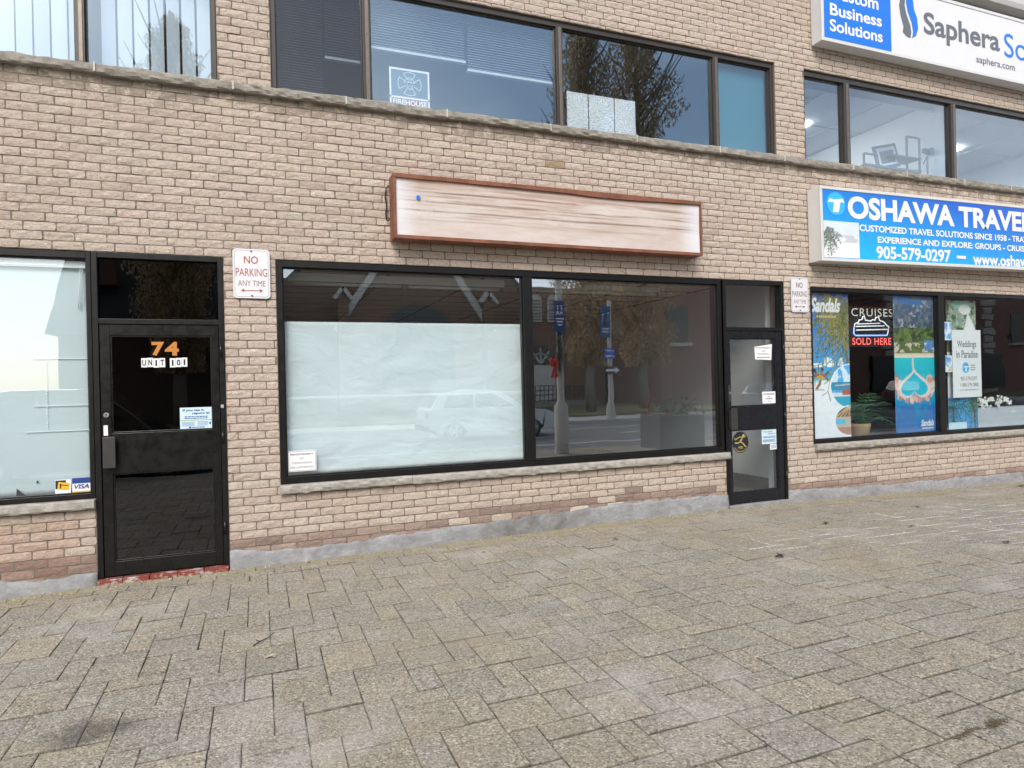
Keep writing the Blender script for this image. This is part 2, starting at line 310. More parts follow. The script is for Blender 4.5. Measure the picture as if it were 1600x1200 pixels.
# ------------------------------------------------------------------ mesh builder
class MB:
    def __init__(s): s.v = []; s.f = []; s.mi = []; s.col = []; s.cur = 0; s.c = (1, 1, 1); s.smooth = []
    def add(s, vs, fs, sm=False):
        b = len(s.v); s.v.extend(vs); s.col.extend([s.c]*len(vs))
        for f in fs: s.f.append([b+i for i in f]); s.mi.append(s.cur); s.smooth.append(sm)
        return s
    def box(s, x0, x1, y0, y1, z0, z1):
        vs = [(x, y, z) for x in (x0, x1) for y in (y0, y1) for z in (z0, z1)]
        return s.add(vs, [(0, 1, 3, 2), (4, 6, 7, 5), (0, 4, 5, 1), (2, 3, 7, 6), (0, 2, 6, 4), (1, 5, 7, 3)])
    def obox(s, c, hx, hy, hz, ux=(1, 0, 0), uy=(0, 1, 0), uz=(0, 0, 1)):
        c = Vector(c); ux, uy, uz = Vector(ux), Vector(uy), Vector(uz)
        vs = [tuple(c+ux*a*hx+uy*b*hy+uz*d*hz) for a in (-1, 1) for b in (-1, 1) for d in (-1, 1)]
        return s.add(vs, [(0, 1, 3, 2), (4, 6, 7, 5), (0, 4, 5, 1), (2, 3, 7, 6), (0, 2, 6, 4), (1, 5, 7, 3)])
    def prism(s, pts, y0, y1):           # polygon (x,z) extruded along y; y0 is the street side
        n = len(pts); ar = sum(pts[i][0]*pts[(i+1) % n][1]-pts[(i+1) % n][0]*pts[i][1] for i in range(n))
        if ar < 0: pts = pts[::-1]
        vs = [(x, y0, z) for x, z in pts]+[(x, y1, z) for x, z in pts]
        return s.add(vs, [list(range(n)), list(range(2*n-1, n-1, -1))]+[(i, i+n, (i+1) % n+n, (i+1) % n) for i in range(n)])
    def prismx(s, pts, x0, x1):          # polygon (y,z) extruded along x
        n = len(pts)
        vs = [(x0, y, z) for y, z in pts]+[(x1, y, z) for y, z in pts]
        return s.add(vs, [list(range(n))[::-1], list(range(n, 2*n))]+[(i, (i+1) % n, (i+1) % n+n, i+n) for i in range(n)])
    def tube(s, pts, r, n=8, r2=None):
        pts = [Vector(p) for p in pts]; m = len(pts); vs = []; fs = []
        up = Vector((.13, .21, .97))
        for i, p in enumerate(pts):
            d = (pts[min(i+1, m-1)]-pts[max(i-1, 0)]).normalized()
            a = d.cross(up)
            if a.length < .1: a = d.cross(Vector((1, 0, 0)))
            a.normalize(); b = d.cross(a)
            rr = r if r2 is None else r+(r2-r)*i/(m-1)
            for k in range(n):
                t = 2*math.pi*k/n; vs.append(tuple(p+a*math.cos(t)*rr+b*math.sin(t)*rr))
        for i in range(m-1):
            for k in range(n): fs.append((i*n+k, i*n+(k+1) % n, (i+1)*n+(k+1) % n, (i+1)*n+k))
        fs.append(list(range(n))[::-1]); fs.append([(m-1)*n+k for k in range(n)])
        return s.add(vs, fs, True)
    def disc(s, cx, cz, rx, rz, y0, y1, n=28):
        return s.prism([(cx+rx*math.cos(2*math.pi*k/n), cz+rz*math.sin(2*math.pi*k/n)) for k in range(n)], y0, y1)
    def lathe(s, prof, cx, cy, n=20):
        vs = [(cx+r*math.cos(2*math.pi*k/n), cy+r*math.sin(2*math.pi*k/n), z) for r, z in prof for k in range(n)]
        fs = [(i*n+k, i*n+(k+1) % n, (i+1)*n+(k+1) % n, (i+1)*n+k) for i in range(len(prof)-1) for k in range(n)]
        return s.add(vs, fs, True)
    def stroke(s, pts, w, y0, y1):       # flat ribbon drawn on the facade plane
        for (x0, z0), (x1, z1) in zip(pts, pts[1:]):
            dx, dz = x1-x0, z1-z0; L = math.hypot(dx, dz) or 1e-6; nx, nz = -dz/L*w/2, dx/L*w/2; ex, ez = dx/L*w*.35, dz/L*w*.35
            s.prism([(x0-ex+nx, z0-ez+nz), (x0-ex-nx, z0-ez-nz), (x1+ex-nx, z1+ez-nz), (x1+ex+nx, z1+ez+nz)], y0, y1)
        return s
    def build(s, name, mats, parent=None, bevel=0, attr=False):
        me = bpy.data.meshes.new(name); me.from_pydata(s.v, [], s.f)
        if not isinstance(mats, (list, tuple)): mats = [mats]
        for m in mats: me.materials.append(m)
        me.polygons.foreach_set('material_index', s.mi); me.polygons.foreach_set('use_smooth', s.smooth)
        if attr:
            a = me.color_attributes.new('col', 'FLOAT_COLOR', 'POINT')
            arr = np.ones((len(s.v), 4), dtype=np.float32); arr[:, :3] = np.array(s.col, dtype=np.float32); a.data.foreach_set('color', arr.ravel())
        me.update(); o = bpy.data.objects.new(name, me); COL.objects.link(o)
        if parent is not None: attach(o, parent)
        if bevel:
            b = o.modifiers.new('bevel', 'BEVEL'); b.width = bevel; b.segments = 2; b.limit_method = 'ANGLE'; b.angle_limit = R(40)
        return o
def wloc(o):
    v = Vector(o.location)
    while o.parent is not None: o = o.parent; v += Vector(o.location)
    return v
def attach(o, p):
    """geometry is written in world coordinates; keep it there under a parent that stands elsewhere"""
    o.parent = p; w = wloc(p)
    if o.type == 'MESH': o.data.transform(Matrix.Translation(-w))
def tag(o, label=None, cat=None, group=None, kind=None):
    if label: o['label'] = label
    if cat: o['category'] = cat
    if group: o['group'] = group
    if kind: o['kind'] = kind
    return o
def thing(name, label, cat, loc=(0, 0, 0), group=None):
    o = bpy.data.objects.new(name, None); COL.objects.link(o); o.location = loc; o.empty_display_size = .1
    return tag(o, label, cat, group)
def struct(o): o['kind'] = 'structure'; return o

def text_mesh(s, x0, x1, z0, z1, bold=0.0, shear=0.0, spacing=1.0):
    cu = bpy.data.curves.new('t', 'FONT'); cu.body = s; cu.size = 1; cu.offset = bold; cu.shear = shear; cu.space_character = spacing
    cu.resolution_u = 4
    o = bpy.data.objects.new('t', cu); COL.objects.link(o)
    dg = bpy.context.evaluated_depsgraph_get(); me = bpy.data.meshes.new_from_object(o.evaluated_get(dg))
    vs = np.array([v.co[:2] for v in me.vertices]); fs = [list(p.vertices) for p in me.polygons]
    bpy.data.objects.remove(o); bpy.data.curves.remove(cu); bpy.data.meshes.remove(me)
    mn, mx = vs.min(0), vs.max(0); vs = (vs-mn)/(mx-mn)
    return [(x0+a*(x1-x0), z0+b*(z1-z0)) for a, b in vs], fs
def letters(mb, s, x0, x1, z0, z1, y, bold=.015, shear=0, spacing=1.0, tilt=None):
    """flat lettering set on the plane y, facing the street; tilt = (px, pz, angle)"""
    vs, fs = text_mesh(s, x0, x1, z0, z1, bold, shear, spacing)
    if tilt:
        px, pz, a = tilt; ca, sa = math.cos(a), math.sin(a)
        vs = [(px+(x-px)*ca-(z-pz)*sa, pz+(x-px)*sa+(z-pz)*ca) for x, z in vs]
    mb.add([(x, y, z) for x, z in vs], fs); return mb
def words(name, items, y, mat, parent):
    for it in items:
        mb = MB(); letters(mb, *it[:5], y, *it[5:]); mb.build(name, mat, parent)
def fake_lines(mb, x0, x1, z0, z1, n, y, fill=.5):
    """lines of print too small to read: runs of short word-like dashes"""
    h = (z1-z0)/n
    for i in range(n):
        x = x0+random.uniform(0, .04)*(x1-x0); zc = z0+h*(i+.5)
        while x < x1-(x1-x0)*.05:
            w = random.uniform(.05, .16)*(x1-x0); w = min(w, x1-x)
            mb.prism([(x, zc-h*fill/2), (x+w, zc-h*fill/2), (x+w, zc+h*fill/2), (x, zc+h*fill/2)], y-.0006, y)
            x += w+(x1-x0)*.025
    return mb
# ------------------------------------------------------------------ painter for printed posters
class Paint:
    def __init__(s, nx, nz, w, h):
        s.nx, s.nz = nx, nz; u, v = np.meshgrid(np.linspace(0, 1, nx), np.linspace(0, 1, nz)); s.u, s.v = u, v; s.ar = h/w
        s.c = np.ones((nz, nx, 3))
    def put(s, mask, col):
        m = np.clip(mask.astype(float), 0, 1)[..., None]; s.c = s.c*(1-m)+np.array(col)*m
    def grad(s, v0, v1, a, b, u0=-1, u1=2):
        t = np.clip((s.v-v0)/(v1-v0), 0, 1)[..., None]; col = np.array(a)*(1-t)+np.array(b)*t
        m = ((s.v >= v0) & (s.v <= v1) & (s.u >= u0) & (s.u <= u1))[..., None]; s.c = np.where(m, col, s.c)
    def ell(s, cu, cv, ru, rv): return ((s.u-cu)/ru)**2+((s.v-cv)/rv)**2 < 1
    def noise(s, fu, fv, seed=0):
        r = np.random.default_rng(seed); out = 0; amp = 1; tot = 0
        for o in range(4):
            gu, gv = max(2, int(fu*2**o)), max(2, int(fv*2**o)); g = r.random((gv+2, gu+2))
            x = s.u*gu; y = s.v*gv; i = x.astype(int); j = y.astype(int); a = x-i; b = y-j
            a = a*a*(3-2*a); b = b*b*(3-2*b)
            out = out+amp*((g[j, i]*(1-a)+g[j, i+1]*a)*(1-b)+(g[j+1, i]*(1-a)+g[j+1, i+1]*a)*b); tot += amp; amp *= .6
        return out/tot
    def line(s, pts, w, col, w2=None):
        n = len(pts)-1
        for k, ((a, b), (c, d)) in enumerate(zip(pts, pts[1:])):
            ww = w if w2 is None else w+(w2-w)*k/max(1, n)
            dx, dy = c-a, (d-b)*s.ar; px, py = s.u-a, (s.v-b)*s.ar
            t = np.clip((px*dx+py*dy)/(dx*dx+dy*dy+1e-9), 0, 1)
            s.put(np.hypot(px-t*dx, py-t*dy) < ww, col)
    def poly(s, pts):
        ins = np.zeros(s.u.shape, bool); n = len(pts)
        for i in range(n):
            (x1, y1), (x2, y2) = pts[i], pts[(i+1) % n]
            if y1 == y2: continue
            c = ((s.v < y1) != (s.v < y2)) & (s.u < (x2-x1)*(s.v-y1)/(y2-y1)+x1); ins ^= c
        return ins
    def palm(s, cu, cv, rad, n, cols, seed=1, droop=.5, a0=0, a1=360):
        r = random.Random(seed)
        for k in range(n):
            a = R(a0+(a1-a0)*k/n+r.uniform(-8, 8)); L = rad*r.uniform(.7, 1.1); pts = []
            for i in range(9):
                t = i/8; pts.append((cu+math.cos(a)*L*t, cv+(math.sin(a)*L*t-droop*L*t*t)/s.ar))
            col = r.choice(cols); s.line(pts, .012, col, .005)
            for i in range(1, 9):
                for sg in (-1, 1):
                    b = a+sg*1.0; l2 = L*.30*(1-.5*i/8)
                    s.line([pts[i], (pts[i][0]+math.cos(b)*l2, pts[i][1]+(math.sin(b)*l2-l2*.5)/s.ar)], .008, r.choice(cols), .004)
    def mesh(s, name, x0, x1, z0, z1, y, thick, mat, parent=None):
        nx, nz = s.nx, s.nz; X = x0+s.u*(x1-x0); Z = z0+s.v*(z1-z0)
        vs = np.stack([X, np.full_like(X, y), Z], -1).reshape(-1, 3)
        idx = np.arange(nx*nz).reshape(nz, nx)
        fs = np.stack([idx[:-1, :-1], idx[:-1, 1:], idx[1:, 1:], idx[1:, :-1]], -1).reshape(-1, 4).tolist()
        mb = MB(); mb.v = [tuple(p) for p in vs.tolist()]; mb.col = [tuple(c) for c in s.c.reshape(-1, 3).tolist()]
        mb.f = fs; mb.mi = [0]*len(fs); mb.smooth = [False]*len(fs)
        mb.c = (.7, .7, .7); mb.box(x0, x1, y+.0008, y+thick, z0, z1)
        return mb.build(name, mat, parent, attr=True)
# ------------------------------------------------------------------ the ground
GX = [-30, -2, -1.3, -.28, 2.08, 4.1, 6.3, 11, 40]; GZ = [.0, .004, .024, .026, .046, .074, .060, -.015, -.02]
def gz(x): return float(np.interp(x, GX, GZ))
def build_pavement():
    u = .1455; X0, X1, Y0, Y1 = -6.5, 15.0, -8.0, -.30
    mb = MB(); blocks = []
    ax, ay = -.255, -1.655
    for a in range(-60, 90):
        for b in range(-60, 90):
            px, py = ax+(2*a+b)*u, ay+(2*a-3*b)*u
            if not (X0-1 < px < X1+1 and Y0-1.2 < py < Y1+1.2): continue
            blocks += [(px-u, px, py-2*u, py), (px-2*u, px, py-3*u, py-2*u), (px-2*u, px, py-5*u, py-3*u)]
    clip = []
    for x0, x1, y0, y1 in blocks:
        x0, x1, y0, y1 = max(x0, X0), min(x1, X1), max(y0, Y0), min(y1, Y1)
        if x1-x0 > .03 and y1-y0 > .03: clip.append((x0, x1, y0, y1))
    x = X0
    while x < X1:                      # the edge course of headers along the wall
        w = .235+random.uniform(-.012, .02); clip.append((x, x+w, -.30+.004, -.155)); clip.append((x+.09, x+.09+w, -.155, -.012)); x += w
    base = [(.285, .254, .198), (.294, .259, .198), (.278, .252, .203), (.288, .258, .208), (.276, .250, .208), (.300, .263, .200)]
    mb.cur = 0
    for x0, x1, y0, y1 in clip:
        g = random.uniform(.0009, .0022); x0 += g; x1 -= g; y0 += g*2.4; y1 -= g*2.4; ey = random.uniform(.006, .011)
        j = random.uniform(.93, 1.07); cb = random.choice(base); mb.c = tuple(k*j for k in cb)
        cx, cy = (x0+x1)/2, (y0+y1)/2
        a, b = random.gauss(0, .004), random.gauss(0, .004); dz = random.gauss(0, .0016)
        e = .005
        def P(x, y, d): return (x+random.uniform(-.0024, .0024), y+random.uniform(-.0026, .0026), gz(x)+dz+a*(x-cx)+b*(y-cy)-d)
        nx = 3 if x1-x0 > .2 else 2; ny = 3 if y1-y0 > .2 else 2
        xs = [x0]+list(np.linspace(x0+e, x1-e, nx+1))+[x1]; ys = [y0]+list(np.linspace(y0+ey, y1-ey, ny+1))+[y1]
        vs = []; W = len(xs); H = len(ys)
        for jy, yy in enumerate(ys):
            for ix, xx in enumerate(xs):
                bx = ix in (0, W-1); by = jy in (0, H-1)
                vs.append(P(xx, yy, .007 if (bx and by) else .0045 if (bx or by) else random.uniform(0, .0012)))
        fs = [(jy*W+ix, jy*W+ix+1, (jy+1)*W+ix+1, (jy+1)*W+ix) for jy in range(H-1) for ix in range(W-1)]
        ring = [i for i in range(W)]+[jy*W+W-1 for jy in range(1, H)]+[(H-1)*W+ix for ix in range(W-2, -1, -1)]+[jy*W for jy in range(H-2, 0, -1)]
        n0 = len(vs); vs += [(vs[i][0], vs[i][1], vs[i][2]-.04) for i in ring]; L = len(ring)
        fs += [(ring[k], n0+k, n0+(k+1) % L, ring[(k+1) % L]) for k in range(L)]
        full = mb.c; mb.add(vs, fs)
        dirt_shade = random.uniform(.42, .82)      # dirt held in the worn arrises, plus joint shading painted into the edge colour; road salt dried white on them at the right
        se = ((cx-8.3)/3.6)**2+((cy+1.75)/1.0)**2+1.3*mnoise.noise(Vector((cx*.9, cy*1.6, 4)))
        sw = max(0., min(1., (1.05-se)*1.6))*random.uniform(.4, 1); edge = tuple(k*dirt_shade*(1-sw)+.62*sw for k in full)
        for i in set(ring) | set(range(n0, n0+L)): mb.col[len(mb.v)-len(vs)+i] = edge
    mb.cur = 1; mb.c = (.1, .1, .1)
    gx = sorted(set([X0, X1]+[g for g in GX if X0 < g < X1]+list(np.arange(X0, X1, .1))))
    ys = list(np.arange(-8.0, .05, .1))+[.05]
    vs = [(x, y, gz(x)-.012+.004*mnoise.noise(Vector((x*3.1, y*3.1, 0)))) for y in ys for x in gx]; W = len(gx)
    mb.add(vs, [(j*W+i, j*W+i+1, (j+1)*W+i+1, (j+1)*W+i) for j in range(len(ys)-1) for i in range(W-1)])
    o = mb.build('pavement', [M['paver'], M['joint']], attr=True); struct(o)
build_pavement()
def build_street():
    asphalt = plain('asphalt', (.13, .13, .13), .9, var=.25, bump=.5, scale=3)
    conc = plain('sidewalk_concrete', (.42, .40, .37), .9, var=.12, bump=.3, scale=2)
    grass = plain('winter_lawn', (.17, .15, .07), .95, var=.35, bump=.8, scale=5)
    paint = plain('road_paint', (.62, .62, .60), .7, var=.2, scale=20)
    earth = plain('bare_ground', (.14, .12, .10), .95, var=.2, scale=.5)
    mb = MB(); n = 8
    mb.add([(-300, -300, -.30), (300, -300, -.30), (300, 300, -.30), (-300, 300, -.30)], [(0, 1, 2, 3)]); struct(mb.build('ground', earth))
    mb = MB(); mb.box(-120, 120, -19, -8.16, -.29, -.13); struct(mb.build('road', asphalt))
    mb = MB(); mb.box(-120, 120, -8.16, -8.0, -.29, .0); struct(mb.build('kerb', conc))
    mb = MB(); mb.box(-120, -6.5, -8.0, .05, -.29, -.005); struct(mb.build('near_sidewalk', conc)); mb = MB(); mb.box(15, 120, -8.0, .05, -.29, -.03); struct(mb.build('near_sidewalk', conc))
    mb = MB(); mb.box(-120, 120, -22, -19, -.29, .02); struct(mb.build('sidewalk', conc))
    mb = MB(); mb.box(-120, 120, -60, -22, -.29, .12); struct(mb.build('lawn', grass))
    mb = MB()
    for k in range(-14, 20): mb.box(k*4.0, k*4.0+2.0, -13.6, -13.48, -.14, -.126)
    mb.box(-120, 120, -16.3, -16.2, -.14, -.126); mb.box(-120, 120, -10.9, -10.8, -.14, -.126)
    struct(mb.build('road_markings', paint))
build_street()
# ------------------------------------------------------------------ the brick building
BLD = thing('brick_building', 'painted beige split-face brick commercial building with ground-floor shops and upper office windows', 'building', (0, .1, 0))
BX0, BX1, BZ0, BZ1 = -6.5, 14.5, -.05, 7.20
OPEN = [(-4.0, -1.335, .77, 2.915), (-1.335, -.285, .0, 2.915), (.175, 5.375, .77, 2.915), (5.375, 6.345, .05, 2.915), (6.795, 12.2, .79, 2.865),
        (-4.2, -.295, 4.53, 5.735), (.175, 6.285, 4.53, 5.735), (6.775, 13.2, 4.53, 5.735)]
def build_wall():
    mb = MB(); C = .0772; L = .2345; mw = .0048
    zs = [2.915+C*k for k in range(-40, 60)]
    br = sorted(set([round(z, 5) for z in zs if BZ0 <= z <= BZ1]+[BZ0, BZ1]))
    for r in range(len(br)-1):
        z0, z1 = br[r], br[r+1]; row = round((z0-2.915)/C)
        x = BX0-L*(.5 if row % 2 else 0)+random.uniform(-.012, .012)
        while x < BX1:
            w = L+random.uniform(-.006, .006); a, b = max(x, BX0), min(x+w, BX1); x += w
            if b-a < .02: continue
            rects = [(a, b, z0, z1)]
            for ox0, ox1, oz0, oz1 in OPEN:       # cut the brick where a window or door opening bites into it
                nxt = []
                for p, q, c, d in rects:
                    if ox1 <= p or ox0 >= q or oz1 <= c or oz0 >= d: nxt.append((p, q, c, d)); continue
                    if ox0 > p: nxt.append((p, ox0, c, d))
                    if ox1 < q: nxt.append((ox1, q, c, d))
                    m0, m1 = max(p, ox0), min(q, ox1)
                    if oz0 > c: nxt.append((m0, m1, c, oz0))
                    if oz1 < d: nxt.append((m0, m1, oz1, d))
                rects = nxt
            for p, q, c, d in rects:
                if q-p > .022 and d-c > .016: brick(mb, p+mw, q-mw, c+mw, d-mw, row)
    mb.cur = 1; mb.c = (.3, .25, .2); ym = .0075
    xs = sorted(set([BX0, BX1]+[o[0] for o in OPEN]+[o[1] for o in OPEN])); zz = sorted(set([BZ0, BZ1]+[o[2] for o in OPEN]+[o[3] for o in OPEN]))
    inside = lambda x, z: any(o[0] < x < o[1] and o[2] < z < o[3] for o in OPEN)
    for a, b in zip(xs, xs[1:]):
        for c, d in zip(zz, zz[1:]):
            if inside((a+b)/2, (c+d)/2): continue
            mb.add([(a, ym, c), (b, ym, c), (b, ym, d), (a, ym, d)], [(0, 1, 2, 3)])
            mb.add([(a, .25, c), (b, .25, c), (b, .25, d), (a, .25, d)], [(3, 2, 1, 0)])
    for x0, x1, z0, z1 in OPEN:
        mb.add([(x0, ym, z0), (x0, .25, z0), (x0, .25, z1), (x0, ym, z1)], [(0, 1, 2, 3)])
        mb.add([(x1, ym, z0), (x1, .25, z0), (x1, .25, z1), (x1, ym, z1)], [(3, 2, 1, 0)])
        mb.add([(x0, ym, z1), (x1, ym, z1), (x1, .25, z1), (x0, .25, z1)], [(3, 2, 1, 0)])
        mb.add([(x0, ym, z0), (x1, ym, z0), (x1, .25, z0), (x0, .25, z0)], [(0, 1, 2, 3)])
    mb.add([(BX0, ym, BZ0), (BX0, 9, BZ0), (BX0, 9, BZ1), (BX0, ym, BZ1)], [(3, 2, 1, 0)])
    mb.add([(BX1, ym, BZ0), (BX1, 9, BZ0), (BX1, 9, BZ1), (BX1, ym, BZ1)], [(0, 1, 2, 3)])
    mb.build('wall', [M['brick'], M['mortar']], BLD, attr=True)
def brick(mb, x0, x1, z0, z1, row):
    cx, cz = (x0+x1)/2, (z0+z1)/2
    c = np.array(random.choice([(.655, .552, .450), (.672, .568, .464), (.645, .535, .436), (.664, .544, .456), (.686, .582, .484), (.652, .530, .444)]))*random.uniform(.955, 1.045)
    r = random.random()
    # paint lost just under the upper ledge and in the splash zone above the paving
    n1 = mnoise.noise(Vector((cx*.9, 3.1, cz*1.5)))
    lim = float(np.interp(cx, [-2, -.28, .5, 2, 4, 5.4, 6.4, 8, 11], [.27, .31, .26, .33, .39, .40, .33, .24, .20]))+.03*mnoise.noise(Vector((cx*1.1, 8, 0)))
    if cz < lim and random.random() < .85: c = np.array(random.choice([(.40, .29, .235), (.36, .27, .225), (.44, .335, .275)]))*random.uniform(.88, 1.12)
    if -1.5 > cx and cz < .62: c = c*np.array((.98, .88, .85))
    if 3.0 < cx < 3.35 and 4.05 < cz < 4.13: c = np.array((.46, .35, .22))
    mb.cur = 0; mb.c = tuple(c)
    nx = max(2, int(round((x1-x0)/.034))); nz = 3; yb = random.uniform(-.002, .002); sx, sz = random.uniform(-.0035, .0035), random.uniform(-.003, .003)
    vs = []; seed = random.uniform(0, 99)
    for j in range(nz+1):
        for i in range(nx+1):
            u, v = i/nx, j/nz; x = x0+(x1-x0)*u; z = z0+(z1-z0)*v
            e = (i in (0, nx))+(j in (0, nz))
            y = yb+sx*(u-.5)*2+sz*(v-.5)*2+.0075*mnoise.noise(Vector((x*16+seed, seed, z*30)))
            if e: y += .0045; x += random.uniform(-.0022, .0022); z += random.uniform(-.0016, .0016)
            if e == 2: x += (.5-u)*.006; z += (.5-v)*.005
            vs.append((x, min(y, .006), z))
    W = nx+1
    fs = [(j*W+i, j*W+i+1, (j+1)*W+i+1, (j+1)*W+i) for j in range(nz) for i in range(nx)]
    ring = [i for i in range(W)]+[j*W+nx for j in range(1, nz+1)]+[nz*W+i for i in range(nx-1, -1, -1)]+[j*W for j in range(nz-1, 0, -1)]
    n0 = len(vs); vs += [(vs[i][0], .02, vs[i][2]) for i in ring]; Lr = len(ring)
    fs += [(ring[k], n0+k, n0+(k+1) % Lr, ring[(k+1) % Lr]) for k in range(Lr)]
    mb.add(vs, fs)
build_wall()
def rough_bar(mb, x0, x1, y0, y1, z0, z1, amp=.008, step=.03):
    """rock-faced stone: front face broken up, edges uneven"""
    n = max(2, int((x1-x0)/step)); prof = [(y1, z0), (y0+.012, z0), (y0, z0+.014), (y0-.003, (z0+z1)/2), (y0, z1-.012), (y0+.014, z1), (y1, z1)]
    vs = []
    for i in range(n+1):
        x = x0+(x1-x0)*i/n
        for k, (y, z) in enumerate(prof):
            w = 0 if k in (0, 6) else amp
            vs.append((x, y+w*mnoise.noise(Vector((x*11, k*2.3, 1))), z+w*.55*mnoise.noise(Vector((x*9, k*1.7, 5)))))
    P = len(prof)
    fs = [(i*P+k, i*P+k+1, (i+1)*P+k+1, (i+1)*P+k) for i in range(n) for k in range(P-1)]
    fs += [list(range(P)), [n*P+k for k in range(P)][::-1]]
    mb.add(vs, [f[::-1] for f in fs])
def build_trim():
    mb = MB(); x = BX0; first = True
    while x < BX1:
        w = random.choice([1.02, 1.1, 1.18, 1.05]); e = min(x+w, BX1)
        mb.cur = 0; rough_bar(mb, x+.005, e-.005, -.062, .07, 4.447+random.uniform(-.006, .006), 4.531, .016, .022)
        mb.cur = 1; mb.box(e-.007, e+.007, -.064-random.uniform(0, .008), .06, 4.455, 4.53+random.uniform(0, .008)); x += w
    mb.build('sill_band', [M['sillup'], M['joint_pale']], BLD)
    for x0, x1, zt in ((-4.0, -1.337, .77), (.165, 5.40, .77), (6.80, 12.22, .79)):
        mb = MB(); x = x0
        while x < x1-.05:
            e = min(x+random.uniform(1.25, 1.5), x1); e = x1 if x1-e < .4 else e
            rough_bar(mb, x+.002, e-.002, -.058, .07, zt-.083, zt-.002, .013, .022); x = e
        mb.build('window_sill', M['sill'], BLD)
    # cement parging along the foot of the wall, feathered unevenly over the lowest bricks, broken at the two doors
    prof = [(-6.5, .16), (-2.03, .150), (-1.6, .115), (-1.337, .14), (-1.336, None), (-.284, None), (-.283, .20), (-.1, .185), (.2, .165), (.52, .16), (1.2, .185), (2.08, .215), (2.6, .235), (3.2, .255), (4.12, .275), (4.9, .27), (5.376, .255), (5.377, None), (6.344, None), (6.346, .23), (7, .2), (8.2, .165), (11, .13), (14.5, .12)]
    segs = [[]]
    for (a, za), (b, zb) in zip(prof, prof[1:]):
        if za is None or zb is None:
            if segs[-1]: segs.append([])
            continue
        seg = segs[-1]; n = max(1, int((b-a)/.04)); seg += [(a+(b-a)*i/n, za+(zb-za)*i/n, a+(b-a)*(i+1)/n, za+(zb-za)*(i+1)/n) for i in range(n)]
    def pt(x, z, k):
        top = z-.008+.024*mnoise.noise(Vector((x*3, 0, 2)))+.022*mnoise.noise(Vector((x*11, 0, 7)))+.01*mnoise.noise(Vector((x*31, 0, 4))); zb_ = gz(x)-.05
        t = (0, .3, .62, .9, 1.0, 1.0)[k]; y = (-.034, -.030, -.024, -.018, -.010, .012)[k]+.005*mnoise.noise(Vector((x*7, k*1.1, 3)))
        return (x, y if k < 5 else .012, zb_+(top-zb_)*t)
    for seg in segs:
        if not seg: continue
        mb = MB(); vs = []; xs = [(seg[0][0], seg[0][1])]+[(b, zb) for a, za, b, zb in seg]
        for x, z in xs: vs += [pt(x, z, k) for k in range(6)]+[(x, .06, gz(x)-.05)]
        n = len(xs); mb.add(vs, [(i*7+k, i*7+7+k, i*7+8+k, i*7+1+k) for i in range(n-1) for k in range(5)]+[list(range(7)), [(n-1)*7+k for k in range(7)][::-1]], True)
        mb.build('foundation', M['concrete'], BLD)
    for x0, x1 in ((-1.334, -.286), (5.377, 6.343)):
        mb = MB(); x = x0
        zt = gz(x0)+.044 if x0 < 0 else .105
        while x < x1-.02:
            w = min(random.uniform(.19, .22), x1-x); mb.box(x+.002, x+w-.002, -.045+random.uniform(-.004, .004), .24, gz(x)-.06, zt+random.uniform(-.005, .004)); x += w
        mb.build('threshold', M['thresh'] if x0 < 0 else M['concrete'], BLD, bevel=.006)
    # pale fascia / ledge that starts the next storey
    mb = MB(); mb.box(BX0-.1, BX1+.1, -.16, .3, 7.2, 7.29); mb.build('roof_fascia', plain('weathered_fascia', (.34, .33, .31), .7, var=.15), BLD, bevel=.006)
    mb = MB(); mb.box(BX0-.1, BX1+.1, -.10, 9.1, 7.29, 7.75); mb.build('parapet', plain('pale_parapet', (.50, .49, .47), .7, var=.1), BLD)
build_trim()
# windows: the frame is the part, panes and mullions its sub-parts
def window(x0, x1, z0, z1, mull, fr, glasses, mat, head=.055, foot=.055, side=.05, mw=.09, y0=.012, edge=None, label=None):
    mb = MB(); y1 = y0+.10
    mb.box(x0+.002, x0+side, y0, y1, z0+.002, z1-.002); mb.box(x1-side, x1-.002, y0, y1, z0+.002, z1-.002)
    mb.box(x0+side, x1-side, y0+.002, y1, z1-head, z1-.002); mb.box(x0+side, x1-side, y0+.002, y1, z0+.002, z0+foot)
    # glazing stops: a slim inner step all round
    xs = [x0+side]+[v for m in mull for v in (m-mw/2, m+mw/2)]+[x1-side]
    for a, b in zip(xs[::2], xs[1::2]):
        s = .012
        mb.box(a, a+s, y0+.028, y1-.02, z0+foot, z1-head); mb.box(b-s, b, y0+.028, y1-.02, z0+foot, z1-head)
        mb.box(a+s, b-s, y0+.028, y1-.02, z1-head-s, z1-head); mb.box(a+s, b-s, y0+.028, y1-.02, z0+foot, z0+foot+s)
    f = mb.build('window', mat, BLD, bevel=.003)
    if label: f['label'] = label
    for m in mull:
        q = MB(); q.box(m-mw/2+.001, m+mw/2-.001, y0-.006, y1, z0+foot+.001, z1-head-.001)
        if edge: q.cur = 1; q.box(m-mw*.12, m+mw*.30, y0-.012, y0-.005, z0+foot+.001, z1-head-.001)
        q.build('mullion', [mat, edge or mat], f, bevel=.002)
    for k, (a, b) in enumerate(zip(xs[::2], xs[1::2])):
        q = MB(); q.box(a+.011, b-.011, y0+.047, y0+.053, z0+foot+.011, z1-head-.011)
        q.build('pane', glasses[k] if isinstance(glasses, list) else glasses, f)
    return f
WIN1 = window(-4.0, -1.337, .772, 2.913, [-2.65], .05, M['glassfront'], M['frame'], head=.06, foot=.045, side=.035)
WIN2 = window(.177, 5.366, .772, 2.913, [2.765], .05, [M['glass'], M['glassclear']], M['frame'], head=.065, foot=.065, side=.055, mw=.11)
